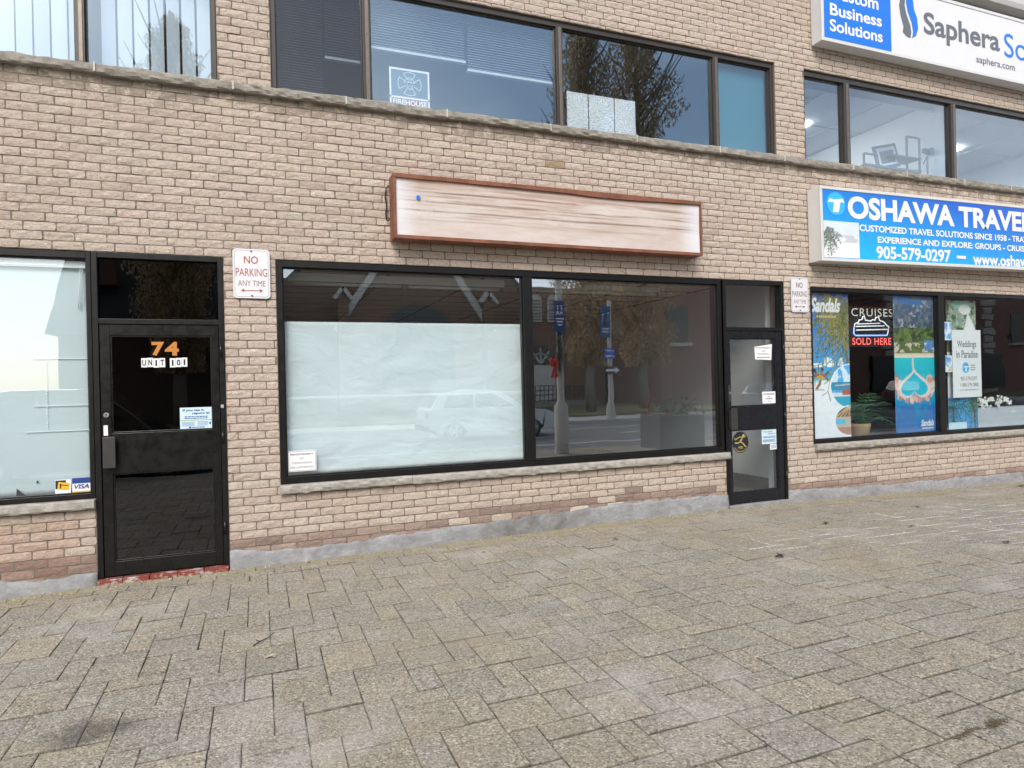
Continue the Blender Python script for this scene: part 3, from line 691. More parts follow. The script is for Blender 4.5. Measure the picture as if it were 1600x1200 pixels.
WIN3 = window(6.797, 12.198, .792, 2.863, [9.28], .05, M['glasstravel'], M['frame'], head=.05, foot=.045, side=.035, mw=.12)
WUA = window(-4.198, -.297, 4.532, 5.733, [-2.9, -1.38], .05, M['glassblue'], M['upframe'], head=.06, foot=.03, side=.04, mw=.075, y0=.03, edge=M['upedge'])
WUB = window(.177, 6.283, 4.532, 5.733, [1.085, 3.23, 5.372], .05, [M['glassgrey']]+[M['glassblue']]*2+[M['glassoffice']], M['upframe'], head=.06, foot=.03, side=.045, mw=.08, y0=.03, edge=M['upedge'])
WUC = window(6.777, 13.198, 4.532, 5.733, [7.55, 9.665], .05, M['glassoffice'], M['upframe'], head=.07, foot=.03, side=.035, mw=.105, y0=.03, edge=M['upedge'])
def door(x0, x1, zb, zdoor, ztop, gx0, gx1, rails, mat, frame, glass, label, hinge_x, hside=0):
    """aluminium shop door: fixed frame, leaf with two lights and a deep middle rail, transom above"""
    fr = MB(); y0, y1 = -.004, .115; s = .045
    fr.box(x0+.001, x0+s, y0, y1, zb, ztop-.002); fr.box(x1-s, x1-.001, y0, y1, zb, ztop-.002)
    fr.box(x0+s, x1-s, y0+.002, y1, ztop-.05, ztop-.002); fr.box(x0+s, x1-s, y0+.002, y1, zdoor, zdoor+.045)
    f = fr.build('door_frame', frame, BLD, bevel=.003)
    q = MB(); q.box(x0+s+.008, x1-s-.008, .05, .056, zdoor+.05, ztop-.055); q.build('transom_pane', glass, f)
    lf = MB(); a, b = x0+s+.004, x1-s-.004; c, d = zb+.006, zdoor-.004; ly0, ly1 = .008, .055
    lf.box(a, gx0, ly0, ly1, c, d); lf.box(gx1, b, ly0, ly1, c, d)
    z_b, z_m0, z_m1, z_t = rails
    lf.box(gx0, gx1, ly0+.001, ly1, c, z_b); lf.box(gx0, gx1, ly0+.001, ly1, z_m0, z_m1); lf.box(gx0, gx1, ly0+.001, ly1, z_t, d)
    for p, r in ((z_b, z_m0), (z_m1, z_t)):      # glazing beads
        k = .014; lf.box(gx0, gx0+k, ly0+.008, ly1-.004, p, r); lf.box(gx1-k, gx1, ly0+.008, ly1-.004, p, r)
        lf.box(gx0+k, gx1-k, ly0+.008, ly1-.004, p, p+k); lf.box(gx0+k, gx1-k, ly0+.008, ly1-.004, r-k, r)
    D = lf.build('door', mat, BLD, bevel=.003); D['label'] = label
    for p, r in ((z_b, z_m0), (z_m1, z_t)):
        q = MB(); q.box(gx0+.012, gx1-.012, .028, .034, p+.012, r-.012); q.build('glass_panel', glass, D)
    return f, D
DF1, D1 = door(-1.333, -.287, .075, 2.285, 2.913, -1.205, -.395, (.205, .975, 1.325, 2.185), M['doorpaint'], M['frame'], M['glassdark'],
               'black enamelled shop door with dark glass and the number 74', 1)
DF2, D2 = door(5.377, 6.343, .115, 2.275, 2.913, 5.47, 6.205, (.25, 1.035, 1.325, 2.18), M['doorblue'], M['frame'], M['glassfront'],
               'black framed clear glass shop door with paper notices', 1)
def door_fittings():
    q = MB(); q.box(-1.268, -1.172, -.052, -.036, 1.03, 1.30); q.box(-1.262, -1.245, -.036, .008, 1.05, 1.28); q.build('pull_handle', plain('brown_handle', (.035, .032, .03), .45), D1, bevel=.004)
    q = MB(); q.disc(-1.242, 1.49, .021, .021, -.012, .008, 18); q.cur = 1; q.box(-1.246, -1.238, -.0135, -.012, 1.478, 1.502); q.build('lock_cylinder', [M['steel'], M['black']], D1)
    q = MB(); q.box(-1.266, -1.234, -.002, .0079, 1.31, 1.40); q.build('lock_tag', M['white'], D1)
    for z in (1.25, .42, 2.05):
        q = MB(); q.tube([(-.318, -.006, z-.055), (-.318, -.006, z+.055)], .011, 10); q.build('hinge', M['doorpaint'], D1)
    q = MB(); q.box(-.33, -.305, -.012, -.004, 1.52, 1.55); q.build('strike_tab', M['greyl'], DF1)
    q = MB(); q.box(5.425, 5.52, -.052, -.036, 1.04, 1.31); q.box(5.43, 5.446, -.036, .008, 1.06, 1.29); q.build('pull_handle', plain('brown_handle', (.035, .032, .03), .45), D2, bevel=.004)
    q = MB(); q.box(5.424, 5.466, -.006, .008, 1.39, 1.60); q.cur = 1; q.disc(5.446, 1.50, .018, .018, -.014, -.0055, 16); q.build('lock_plate', [M['darkmetal'], M['steel']], D2)
    for z in (1.18, .42, 2.05):
        q = MB(); q.tube([(6.312, -.006, z-.05), (6.312, -.006, z+.05)], .010, 10); q.build('hinge', M['doorblue'], D2)
door_fittings()
# ------------------------------------------------------------------ rooms behind the glass
def room(x0, x1, z0, z1, depth, wall, floor, ceil, grid=None, gstep=(.61, 1.22), soff=0, side=None):
    y0 = .252
    mb = MB(); t = .05
    mb.add([(x0, y0, z0), (x1, y0, z0), (x1, depth, z0), (x0, depth, z0)], [(0, 1, 2, 3)]); mb.build('room_floor', floor, BLD)
    mb = MB(); mb.add([(x0, depth, z0), (x1, depth, z0), (x1, depth, z1), (x0, depth, z1)], [(0, 1, 2, 3)])
    mb.add([(x0, y0, z0), (x0, depth, z0), (x0, depth, z1), (x0, y0, z1)], [(0, 1, 2, 3)]); mb.build('interior_wall', wall, BLD)
    mb = MB(); mb.add([(x1, y0, z0), (x1, depth, z0), (x1, depth, z1), (x1, y0, z1)], [(3, 2, 1, 0)]); mb.build('interior_wall', side or wall, BLD)
    mb = MB(); mb.add([(x0, y0, z1), (x1, y0, z1), (x1, depth, z1), (x0, depth, z1)], [(3, 2, 1, 0)])
    if grid:
        mb.cur = 1; x = x0+.3
        while x < x1: mb.box(x-.014, x+.014, y0, depth-.01, z1-.012, z1-.003); x += gstep[0]
        y = y0+.5
        while y < depth: mb.box(x0, x1, y-.012, y+.012, z1-.010, z1-.0035); y += gstep[1]
    mb.build('ceiling', [ceil, grid or ceil], BLD)
room(-6.4, -1.40, .12, 3.02, 4.0, M['wallw'], M['carpet'], M['tilew'])
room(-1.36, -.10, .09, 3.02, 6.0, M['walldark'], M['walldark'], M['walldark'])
room(0.0, 6.50, .11, 3.06, 9.0, M['wallmid'], M['lino'], M['tile'], M['gridm'], (1.22, .61), side=M['wallw'])
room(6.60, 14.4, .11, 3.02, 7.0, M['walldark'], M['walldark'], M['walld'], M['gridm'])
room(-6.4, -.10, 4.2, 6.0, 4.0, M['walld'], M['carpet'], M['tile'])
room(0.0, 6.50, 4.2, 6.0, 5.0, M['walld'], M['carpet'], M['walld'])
room(6.60, 14.4, 4.2, 6.0, 8.0, M['wallw'], M['carpet'], M['tilew'], M['gridw'], (1.22, 1.22))
def more_interior():
    # white partition end seen through the glass door, its dark skirting
    mb = MB(); mb.box(6.39, 6.492, .30, .40, .11, 3.05); mb.build('partition', M['wallw'], BLD, bevel=.004)
    mb = MB(); mb.box(6.46, 6.495, .26, 8.9, .11, .30); mb.build('skirting', M['carpet'], BLD)
    mb = MB(); mb.box(7.2, 7.3, 1.6, 6.9, 4.21, 5.99); mb.build('interior_wall', M['wallw'], BLD)
    mb = MB(); mb.box(10.1, 10.2, .35, 7.9, 4.21, 5.985); mb.build('interior_wall', M['wallw'], BLD)
more_interior()
# ------------------------------------------------------------------ fascia sign boxes
def tilted(o, px, pz, a):
    return o
def rusty_sign():
    S = thing('sign_box', 'blank weathered white sign box with a rusty red frame above the papered window', 'sign', (3.1, 0, 3.45))
    x0, x1, z0, z1, yf, yb = 1.27, 4.925, 3.137, 3.775, -.22, -.012
    mb = MB(); fw = .034
    mb.box(x0, x1, yf+.03, yb, z0, z0+.02); mb.box(x0, x1, yf+.03, yb, z1-.02, z1)
    mb.box(x0, x0+.02, yf+.03, yb, z0+.02, z1-.02); mb.box(x1-.02, x1, yf+.03, yb, z0+.02, z1-.02)
    mb.add([(x0+.02, yb-.004, z0+.02), (x1-.02, yb-.004, z0+.02), (x1-.02, yb-.004, z1-.02), (x0+.02, yb-.004, z1-.02)], [(0, 1, 2, 3)])
    # bent retaining frame: the top lip sags in towards the middle and lifts again
    n = 30
    for i in range(n):
        xa, xb = x0+(x1-x0)*i/n, x0+(x1-x0)*(i+1)/n
        sag = lambda x: .014+.052*max(0, math.exp(-((x-3.75)/.55)**2))*1.0+.012*mnoise.noise(Vector((x*3, 1, 1)))
        mb.prism([(xa, z1-fw-sag(xa)*.4), (xb, z1-fw-sag(xb)*.4), (xb, z1+.002), (xa, z1+.002)], yf, yf+.03)
    mb.box(x0+.0, x1, yf, yf+.0298, z0-.001, z0+fw)
    mb.box(x0, x0+fw*.8, yf+.0005, yf+.0296, z0+fw, z1-fw-.01); mb.box(x1-fw*.7, x1, yf+.0005, yf+.0296, z0+fw, z1-fw-.01)
    mb.build('cabinet', M['rust'], S, bevel=.002)
    # face: thin sheet with a slight buckle
    nx, nz = 60, 10; vs = []; P = []
    for j in range(nz+1):
        for i in range(nx+1):
            x = x0+.015+(x1-x0-.03)*i/nx; z = z0+.02+(z1-z0-.035)*j/nz
            P.append((x, yf+.024+.009*mnoise.noise(Vector((x*1.3, 2, z*3))), z))
    mb = MB(); W = nx+1
    mb.add(P, [(j*W+i, j*W+i+1, (j+1)*W+i+1, (j+1)*W+i) for j in range(nz) for i in range(nx)], True)
    F = mb.build('sign_face', M['rustface'], S)
    q = MB(); q.disc(1.52, 3.553, .021, .021, yf+.006, yf+.012, 16); q.build('blue_dot', M['blue'], F)
    q = MB(); q.tube([(1.262, -.03, 3.70), (1.235, -.03, 3.67), (1.225, -.025, 3.58), (1.24, -.02, 3.50), (1.228, -.02, 3.42), (1.235, -.02, 3.36), (1.25, -.03, 3.345), (1.262, -.05, 3.37)], .008, 6); q.build('power_cable', M['black'], S)
rusty_sign()
def travel_sign():
    S = thing('shop_sign', 'long blue lightbox sign with white travel agency lettering above the poster window', 'sign', (9.2, 0, 3.2))
    x0, x1, z0, z1, yf, yb = 6.775, 12.4, 3.17, 4.125, -.23, -.012; A = .011; T = (x0, z0, A)
    def rot(mb):
        ca, sa = math.cos(A), math.sin(A)
        mb.v = [(x0+(x-x0)*ca-(z-z0)*sa, y, z0+(x-x0)*sa+(z-z0)*ca) for x, y, z in mb.v]; return mb
    mb = MB(); mb.box(x0, x1, yf+.02, yb, z0, z1)
    e = .034
    mb.box(x0-.006, x1+.006, yf, yf+.0199, z0-.006, z0+e); mb.box(x0-.006, x1+.006, yf, yf+.0199, z1-e, z1+.006)
    mb.box(x0-.006, x0+e, yf, yf+.0199, z0+e, z1-e); mb.box(x1-e, x1+.006, yf, yf+.0199, z0+e, z1-e)
    rot(mb).build('cabinet', M['cab'], S, bevel=.004)
    # printed face: deep blue fading to brighter blue near the bottom left
    p = Paint(120, 30, x1-x0, z1-z0)
    t = np.clip((1-p.v)*.9+(.32-p.u)*.7+.05, 0, 1)[..., None]
    p.c = np.array((.002, .095, .54))*(1-t)+np.array((.008, .42, .86))*t
    F = p.mesh('sign_face', x0+e-.004, x1-e+.004, z0+e-.004, z1-e+.004, yf+.008, .010, M['print'], None)
    F.data.transform(Matrix.Translation((-x0, 0, -z0))); F.data.transform(Matrix.Rotation(-A, 4, 'Y')); F.data.transform(Matrix.Translation((x0, 0, z0))); attach(F, S)
    y = yf+.0055
    mb = MB()
    def L(s, a, b, c, d, bold=.02, **k): rot(letters(MB(), s, a, b, c, d, y, bold, **k)).build('lettering', M['white'], F)
    L('OSHAWA TRAVEL', 7.245, 10.98, 3.735, 4.035, .038)
    L('CUSTOMIZED TRAVEL SOLUTIONS SINCE 1958 - TRAVEL PLANNING', 7.44, 11.75, 3.578, 3.668, .03)
    L('EXPERIENCE AND EXPLORE: GROUPS - CRUISES - TOURS', 7.765, 11.55, 3.438, 3.525, .03)
    L('905-579-0297', 7.735, 9.18, 3.222, 3.398, .03)
    L('www.oshawatravel.com', 9.64, 12.0, 3.205, 3.375, .03)
    mb.prism([(9.30, 3.285), (9.49, 3.285), (9.49, 3.325), (9.30, 3.325)], y-.001, y); rot(mb).build('dash', M['white'], F)
    mb = MB(); mb.disc(7.04, 3.91, .158, .150, y-.001, y+.001, 36); mb.cur = 1
    mb.prism([(6.90, 3.925), (6.935, 3.975), (7.02, 3.965), (7.16, 3.985), (7.185, 3.935), (7.115, 3.935), (7.085, 3.81), (7.06, 3.80), (6.985, 3.80), (7.005, 3.93)], y-.003, y-.001)
    rot(mb).build('logo', [M['cyan'], M['white']], F)
    p = Paint(44, 40, .6, .5); p.grad(0, 1, (.72, .76, .80), (.60, .68, .74)); nz = p.noise(4, 6, 3)
    p.put((p.v < .45) & (nz > .45), (.80, .80, .79)); p.put((p.v > .42) & (p.v < .62) & (p.u > .35) & (nz > .42), (.48, .52, .54)); p.grad(0, .18, (.85, .85, .84), (.8, .8, .8))
    p.line([(.20, .05), (.17, .35), (.16, .62)], .02, (.22, .22, .20)); p.palm(.16, .64, .32, 11, [(.12, .15, .13), (.2, .23, .2)], 3)
    q = p.mesh('palm_picture', 6.815, 7.43, 3.215, 3.685, y-.001, .0012, M['print'])
    q.data.transform(Matrix.Translation((-x0, 0, -z0))); q.data.transform(Matrix.Rotation(-A, 4, 'Y')); q.data.transform(Matrix.Translation((x0, 0, z0))); attach(q, F)
travel_sign()
def office_sign():
    S = thing('shop_sign', 'white lightbox sign with a blue panel and grey lettering above the upper office windows', 'sign', (9.2, 0, 6.05))
    x0, x1, z0, z1, yf, yb = 6.905, 13.2, 6.045, 7.02, -.19, -.012
    mb = MB(); e = .04; mb.box(x0, x1, yf+.02, yb, z0, z1)
    mb.box(x0-.004, x1+.004, yf, yf+.0199, z0-.004, z0+e); mb.box(x0-.004, x1+.004, yf, yf+.0199, z1-e, z1+.004)
    mb.box(x0-.004, x0+e, yf, yf+.0199, z0+e, z1-e); mb.box(x1-e, x1+.004, yf, yf+.0199, z0+e, z1-e)
    mb.build('cabinet', plain('white_aluminium_cabinet', (.60, .60, .60), .4, var=.06), S, bevel=.004)
    mb = MB(); mb.box(x0+e-.002, x1-e+.002, yf+.009, yf+.0195, z0+e-.002, z1-e+.002); F = mb.build('sign_face', M['signwhite'], S)
    y = yf+.006
    mb = MB(); mb.box(x0+e+.001, 8.16, y, y+.002, z0+e+.006, z1-e-.004); mb.build('blue_panel', M['blue'], F)
    words('panel_lettering', [('Custom', 7.06, 7.93, 6.615, 6.79, .022), ('Business', 7.055, 7.985, 6.395, 6.555, .022), ('Solutions', 7.045, 7.995, 6.185, 6.345, .022)], y-.0012, M['white'], F)
    mb = MB()
    mb.prism([(8.36, 6.90), (8.325, 6.76), (8.35, 6.62), (8.40, 6.48), (8.385, 6.40), (8.46, 6.35), (8.53, 6.34), (8.55, 6.42), (8.53, 6.52), (8.46, 6.66), (8.43, 6.78), (8.455, 6.95)], y-.001, y+.001)
    mb.cur = 1
    mb.prism([(8.47, 6.97), (8.46, 6.82), (8.49, 6.70), (8.56, 6.56), (8.585, 6.44), (8.565, 6.345), (8.64, 6.39), (8.685, 6.50), (8.67, 6.64), (8.61, 6.76), (8.60, 6.86), (8.56, 6.95)], y-.001, y+.001)
    mb.build('logo', [M['grey'], M['blue']], F)
    words('lettering', [('Saphera', 8.80, 10.41, 6.36, 6.765, .022), ('saphera.com', 9.88, 10.745, 6.185, 6.32, .008)], y, M['grey'], F)
    mb = MB(); letters(mb, 'Solutions', 10.51, 12.55, 6.40, 6.76, y, .0); mb.build('blue_lettering', M['blue'], F)
office_sign()
def parking_sign(x0, x1, z0, z1, label, ink, ink2, tilt=0):
    S = thing('parking_sign', label, 'sign', ((x0+x1)/2, -.01, z0), 'no parking signs on the wall')
    y = -.022; mb = MB(); r = .035
    def rr(x0, x1, z0, z1, r, n=6):
        pts = []
        for cx, cz, a0 in ((x1-r, z1-r, 0), (x0+r, z1-r, 90), (x0+r, z0+r, 180), (x1-r, z0+r, 270)):
            pts += [(cx+r*math.cos(R(a0+90*k/n)), cz+r*math.sin(R(a0+90*k/n))) for k in range(n+1)]
        return pts
    mb.prism(rr(x0, x1, z0, z1, r), y, y+.003); pl = mb.build('plate', M['signwhite'], S)
    w, h = x1-x0, z1-z0
    o = rr(x0+.012, x1-.012, z0+.012, z1-.012, r-.008); i = rr(x0+.017, x1-.017, z0+.017, z1-.017, r-.012); n = len(o)
    mb = MB(); mb.add([(a, y-.0006, b) for a, b in o]+[(a, y-.0006, b) for a, b in i], [(k, (k+1) % n, (k+1) % n+n, k+n) for k in range(n)]); mb.build('border', M['greyl'], pl)
    mb = MB(); Y = y-.0008
    words('red_lettering', [('NO', x0+w*.30, x0+w*.68, z0+h*.70, z0+h*.855, .012), ('PARKING', x0+w*.075, x0+w*.925, z0+h*.445, z0+h*.605, .004)], Y, ink, pl)
    mb.stroke([(x0+w*.28, z0+h*.155), (x0+w*.76, z0+h*.155)], .008, Y, Y+.0005)
    for s in (-1, 1):
        cx = x0+w*.5+s*w*.30; mb.prism([(cx, z0+h*.155), (cx-s*.030, z0+h*.155+.018), (cx-s*.030, z0+h*.155-.018)], Y-.0003, Y+.0005)
    mb.build('arrow', ink, pl)
    mb = MB(); letters(mb, 'ANY TIME', x0+w*.13, x0+w*.87, z0+h*.245, z0+h*.36, Y, .0); mb.build('small_lettering', ink2, pl)
    for zz in (z0+h*.955, z0+h*.05):
        q = MB(); q.disc((x0+x1)/2, zz, .008, .008, y-.007, y, 10); q.build('bolt', M['darkmetal'], S)
    return S
parking_sign(-.200, .122, 2.535, 2.995, 'white NO PARKING ANY TIME sign with faded red letters between black door and papered window', M['pink'], plain('faded_brown_print', (.22, .10, .07), .5, var=.3, scale=20))
parking_sign(6.447, 6.735, 2.522, 2.975, 'white NO PARKING ANY TIME sign between clear glass door and travel poster window', plain('faded_dark_print', (.17, .08, .08), .5, var=.4, scale=20), plain('faded_maroon_print', (.25, .10, .12), .5, var=.3, scale=20))
# ------------------------------------------------------------------ things on and behind the glass, ground floor
def sheet(name, label, cat, x0, x1, z0, z1, y, t, mat, bevel=0, rot=0, group=None):
    S = thing(name, label, cat, ((x0+x1)/2, y, z0), group)
    return S
def papered_window():
    S = thing('paper_sheet', 'large creased white paper covering the lower part of the big shop window', 'paper', (1.46, .10, .83))
    for z0, z1, yy in ((1.56, 2.336, .094), (.846, 1.600, .086)):
        mb = MB(); nx, nz = 70, 24; x0, x1 = .215, 2.775; vs = []
        for j in range(nz+1):
            for i in range(nx+1):
                x = x0+(x1-x0)*i/nx; z = z0+(z1-z0)*j/nz
                d = .018+.012*mnoise.noise(Vector((x*1.4+z, 0, z*2.2)))+.009*mnoise.noise(Vector((x*3.4+z*2.5, 3, z*4-x*2)))+.004*abs(mnoise.noise(Vector((x*6-z*4, 5, z*3+x))))
                vs.append((x, yy+.016+d, z+(.012*mnoise.noise(Vector((x*2.3, 9, 0))) if j == nz and yy < .09 else 0)))
        W = nx+1; n0 = len(vs); F = [(j*W+i, j*W+i+1, (j+1)*W+i+1, (j+1)*W+i) for j in range(nz) for i in range(nx)]
        mb.add(vs, F, True); o = mb.build('paper_strip', M['paper'], S)
        so = o.modifiers.new('thick', 'SOLIDIFY'); so.thickness = .0012; so.offset = 1
    N = thing('notice', 'small framed PRIVATE PROPERTY notice at the lower left of the papered window', 'notice', (.37, .055, .88))
    mb = MB(); mb.box(.240, .508, .0545, .0572, .880, 1.080); b = mb.build('notice_sheet', M['white'], N)
    q = MB()
    for a in ((.246, .502, .886, .889), (.246, .502, 1.071, 1.074), (.246, .249, .889, 1.071), (.499, .502, .889, 1.071)): q.box(a[0], a[1], .0536, .0544, a[2], a[3])
    letters(q, 'PRIVATE PROPERTY', .268, .480, 1.036, 1.054, .0536, .03); letters(q, 'NO', .355, .395, .995, 1.013, .0536, .0)
    letters(q, 'TRESPASSING', .278, .470, .953, .972, .0536, .0); letters(q, 'OR LOITERING', .268, .482, .910, .929, .0536, .0)
    q.build('lettering', M['grey'], b)
papered_window()
def left_window():
    S = thing('paper_sheet', 'pale blank sheet hung behind the left shop window beside the black door', 'paper', (-2.2, .12, .83))
    mb = MB(); nx, nz = 60, 40; vs = []; x0, x1, z0, z1 = -3.96, -1.372, .818, 2.84
    for j in range(nz+1):
        for i in range(nx+1):
            x = x0+(x1-x0)*i/nx; z = z0+(z1-z0)*j/nz; vs.append((x, .115+.006*mnoise.noise(Vector((x*1.5, 0, z*1.5))), z))
    W = nx+1; mb.add(vs, [(j*W+i, j*W+i+1, (j+1)*W+i+1, (j+1)*W+i) for j in range(nz) for i in range(nx)], True)
    o = mb.build('backing_sheet', plain('pale_film', (.60, .665, .675), .6, var=.05, scale=2), S); so = o.modifiers.new('thick', 'SOLIDIFY'); so.thickness = .0012; so.offset = 1
    for z in (1.985, 1.58, 1.36):
        q = MB(); q.box(-1.80 if z > 1.4 else -1.86, -1.375, .100, .104, z, z+.008); q.build('fold_line', plain('pale_fold', (.80, .86, .86), .6), S)
    q = MB()
    for k in range(22): q.box(-1.705+random.uniform(-.004, .004), -1.698, .1005, .104, 1.37+k*.028, 1.385+k*.028)
    q.build('torn_edge', plain('torn_paper', (.86, .9, .9), .7), S)
    q = MB(); q.prism([(-1.935, .822), (-1.865, .822), (-1.93, .89)], .098, .101); q.prism([(-1.795, .925), (-1.78, .95), (-1.775, .93)], .098, .101); q.build('dark_gap', M['black'], S)
    B = thing('window_blind', 'rolled white blind headrail with pull cord inside the left shop window', 'blind', (-2.3, .09, 2.75))
    q = MB(); q.box(-3.95, -1.375, .076, .094, 2.775, 2.835); q.box(-3.95, -1.60, .070, .0755, 2.785, 2.80); q.build('headrail', M['wallw'], B, bevel=.003)
    q = MB(); q.tube([(-1.43, .085, 2.775), (-1.445, .085, 2.55), (-1.45, .085, 2.42)], .004, 6); q.tube([(-1.415, .085, 2.775), (-1.42, .085, 2.5), (-1.45, .085, 2.42)], .003, 6); q.build('cord', M['white'], B)
    N = thing('sticker', 'yellow and black card sticker at the bottom corner of the left shop window', 'sticker', (-1.58, .05, .83))
    q = MB(); q.box(-1.645, -1.53, .0548, .0568, .822, .945); q.cur = 1; q.box(-1.642, -1.565, .0535, .0547, .868, .94); q.cur = 2
    q.prism([(-1.628, .866), (-1.545, .856), (-1.54, .915), (-1.62, .928)], .0515, .0532); q.cur = 1; q.prism([(-1.61, .872), (-1.60, .871), (-1.60, .912), (-1.61, .913)], .0505, .0514); q.prism([(-1.605, .898), (-1.548, .890), (-1.548, .897), (-1.605, .906)], .0505, .0514)
    q.build('print', [M['white'], M['black'], M['yellow']], N)
    V = thing('sticker', 'blue and white card payment sticker beside the black door frame', 'sticker', (-1.43, .05, .83))
    q = MB(); q.box(-1.520, -1.376, .0548, .0568, .818, .953); q.cur = 1; q.box(-1.520, -1.376, .0538, .0547, .905, .953); q.cur = 2; q.box(-1.520, -1.376, .0538, .0547, .818, .838); q.build('print', [M['white'], M['darkblue'], M['yellow']], V)
    q = MB(); letters(q, 'VISA', -1.505, -1.395, .858, .898, .0536, .03, .25); q.build('lettering', M['darkblue'], V)
left_window()
def door_things():
    y = .0265
    N = thing('house_number', 'orange number 74 on the dark glass of the black door', 'number', (-.77, y, 2.0))
    q = MB(); letters(q, '7', -.886, -.785, 2.005, 2.130, y-.001, .045); letters(q, '4', -.782, -.668, 2.005, 2.130, y-.001, .045); q.build('digits', M['orange'], N)
    N = thing('unit_number', 'row of white tiles reading UNIT 101 below the orange number', 'number', (-.78, y, 1.9))
    for k, ch in enumerate('UNIT 101'):
        if ch == ' ': continue
        a = -.970+k*.0478-(0.012 if k > 4 else 0); z = 1.902+.003*math.sin(k*2.1)
        q = MB(); q.box(a, a+.0455, y-.001, y+.001, z, z+.082); p = q.build('tile', M['white'], N)
        q = MB(); w = .030 if ch not in 'I1' else .014; letters(q, ch, a+.0227-w/2, a+.0227+w/2, z+.014, z+.068, y-.0018, .03); q.build('character', M['black'], p)
    N = thing('sticker', 'pale blue sticker with report text on the dark glass of the black door', 'sticker', (-.53, y, 1.335))
    q = MB(); q.box(-.672, -.402, y-.001, y+.001, 1.337, 1.532); p = q.build('print', M['palebl'], N, bevel=.0)
    q = MB(); letters(q, 'If you see it,', -.648, -.470, 1.492, 1.518, y-.0018, .03); letters(q, 'report it!', -.572, -.428, 1.462, 1.490, y-.0018, .03)
    fake_lines(q, -.640, -.44, 1.425, 1.455, 2, y-.0012, .55); fake_lines(q, -.66, -.55, 1.362, 1.402, 4, y-.0012, .35); fake_lines(q, -.53, -.44, 1.362, 1.405, 4, y-.0012, .35)
    q.box(-.60, -.582, y-.0018, y-.0011, 1.343, 1.359); q.disc(-.425, 1.385, .008, .012, y-.0018, y-.0011, 10); fake_lines(q, -.575, -.47, 1.343, 1.357, 1, y-.0012, .6)
    q.build('lettering', M['darkblue'], p)
    q = MB(); q.box(-.668, -.41, y-.0018, y-.0011, 1.412, 1.418); q.build('green_line', M['green'], p)
    # notices on the clear glass door (inside face of the panes)
    def note(label, pts, lines, ink='grey', name='notice', mat='white'):
        cx = sum(p[0] for p in pts)/4; z = min(p[1] for p in pts); S = thing(name, label, name, (cx, y, z))
        q = MB(); q.prism(pts, y-.001, y+.0005); p = q.build('sheet', M[mat], S); q = MB()
        x0 = min(p[0] for p in pts); x1 = max(p[0] for p in pts); z1 = max(p[1] for p in pts); w, h = x1-x0, z1-z
        for s, a, b, c, d, bold in lines: 
            if s is None: fake_lines(q, x0+a*w, x0+b*w, z+c*h, z+d*h, bold, y-.0012)
            else: letters(q, s, x0+a*w, x0+b*w, z+c*h, z+d*h, y-.0018, bold)
        q.build('lettering', M[ink], p); return S, p
    note('tilted white paper notice taped high on the clear glass door', [(5.880, 1.915), (6.140, 1.905), (6.155, 2.11), (5.872, 2.075)], [('PRIVATE PROPERTY', .06, .92, .72, .80, .02), ('NO', .42, .62, .5, .6, 0), ('TRESPASSING', .14, .82, .34, .43, 0), (None, .1, .9, .12, .22, 1)])
    note('small white paper notice low on the upper glass of the clear door', [(5.982, 1.350), (6.192, 1.350), (6.194, 1.502), (5.978, 1.502)], [('NO SMOKING', .1, .9, .72, .86, .03), ('OR', .42, .58, .52, .62, .02), ('VAPING', .25, .75, .34, .46, .03), (None, .4, .62, .14, .22, 1)])
    S, p = note('pale blue report sticker on the lower glass of the clear door', [(5.955, .833), (6.195, .833), (6.197, 1.020), (5.953, 1.020)], [('If you see it,', .12, .72, .76, .88, .02), ('report it!', .42, .9, .62, .74, .02), (None, .1, .9, .42, .55, 2), (None, .06, .9, .12, .32, 4)], 'darkblue', 'sticker', 'palebl')
    q = MB(); q.box(5.958, 6.192, y-.0018, y-.0011, .912, .918); q.build('green_line', M['green'], p)
    note('tiny blue-edged sticker under the report sticker on the clear door', [(6.082, .757), (6.196, .757), (6.196, .826), (6.082, .826)], [(None, .12, .88, .2, .8, 3)], 'blue', 'sticker')
    S = thing('florist_sticker', 'round black sticker with a gold running figure on the lower glass of the clear door', 'sticker', (5.617, y, .74))
    q = MB(); q.disc(5.617, .877, .125, .135, y-.001, y+.0005, 36); p = q.build('disc', M['black'], S)
    q = MB(); Y0, Y1 = y-.002, y-.0012
    q.disc(5.668, .965, .013, .014, Y0, Y1, 14)
    q.stroke([(5.655, .955), (5.640, .92), (5.610, .885)], .022, Y0, Y1); q.stroke([(5.610, .888), (5.655, .862), (5.690, .822)], .014, Y0, Y1); q.stroke([(5.612, .885), (5.575, .868), (5.535, .872)], .014, Y0, Y1)
    q.stroke([(5.645, .938), (5.600, .945), (5.568, .925), (5.535, .915)], .010, Y0, Y1); q.stroke([(5.655, .935), (5.690, .945), (5.700, .955)], .009, Y0, Y1); q.stroke([(5.520, .935), (5.545, .905), (5.555, .935)], .006, Y0, Y1)
    letters(q, 'FTD', 5.585, 5.650, .795, .825, Y0, .02)
    for k in range(11):
        a = R(215+k*11); q.stroke([(5.617+.105*math.cos(a), .877+.113*math.sin(a)), (5.617+.112*math.cos(a+.07), .877+.121*math.sin(a+.07))], .007, Y0, Y1)
    q.build('gold_figure', M['gold'], p)
door_things()
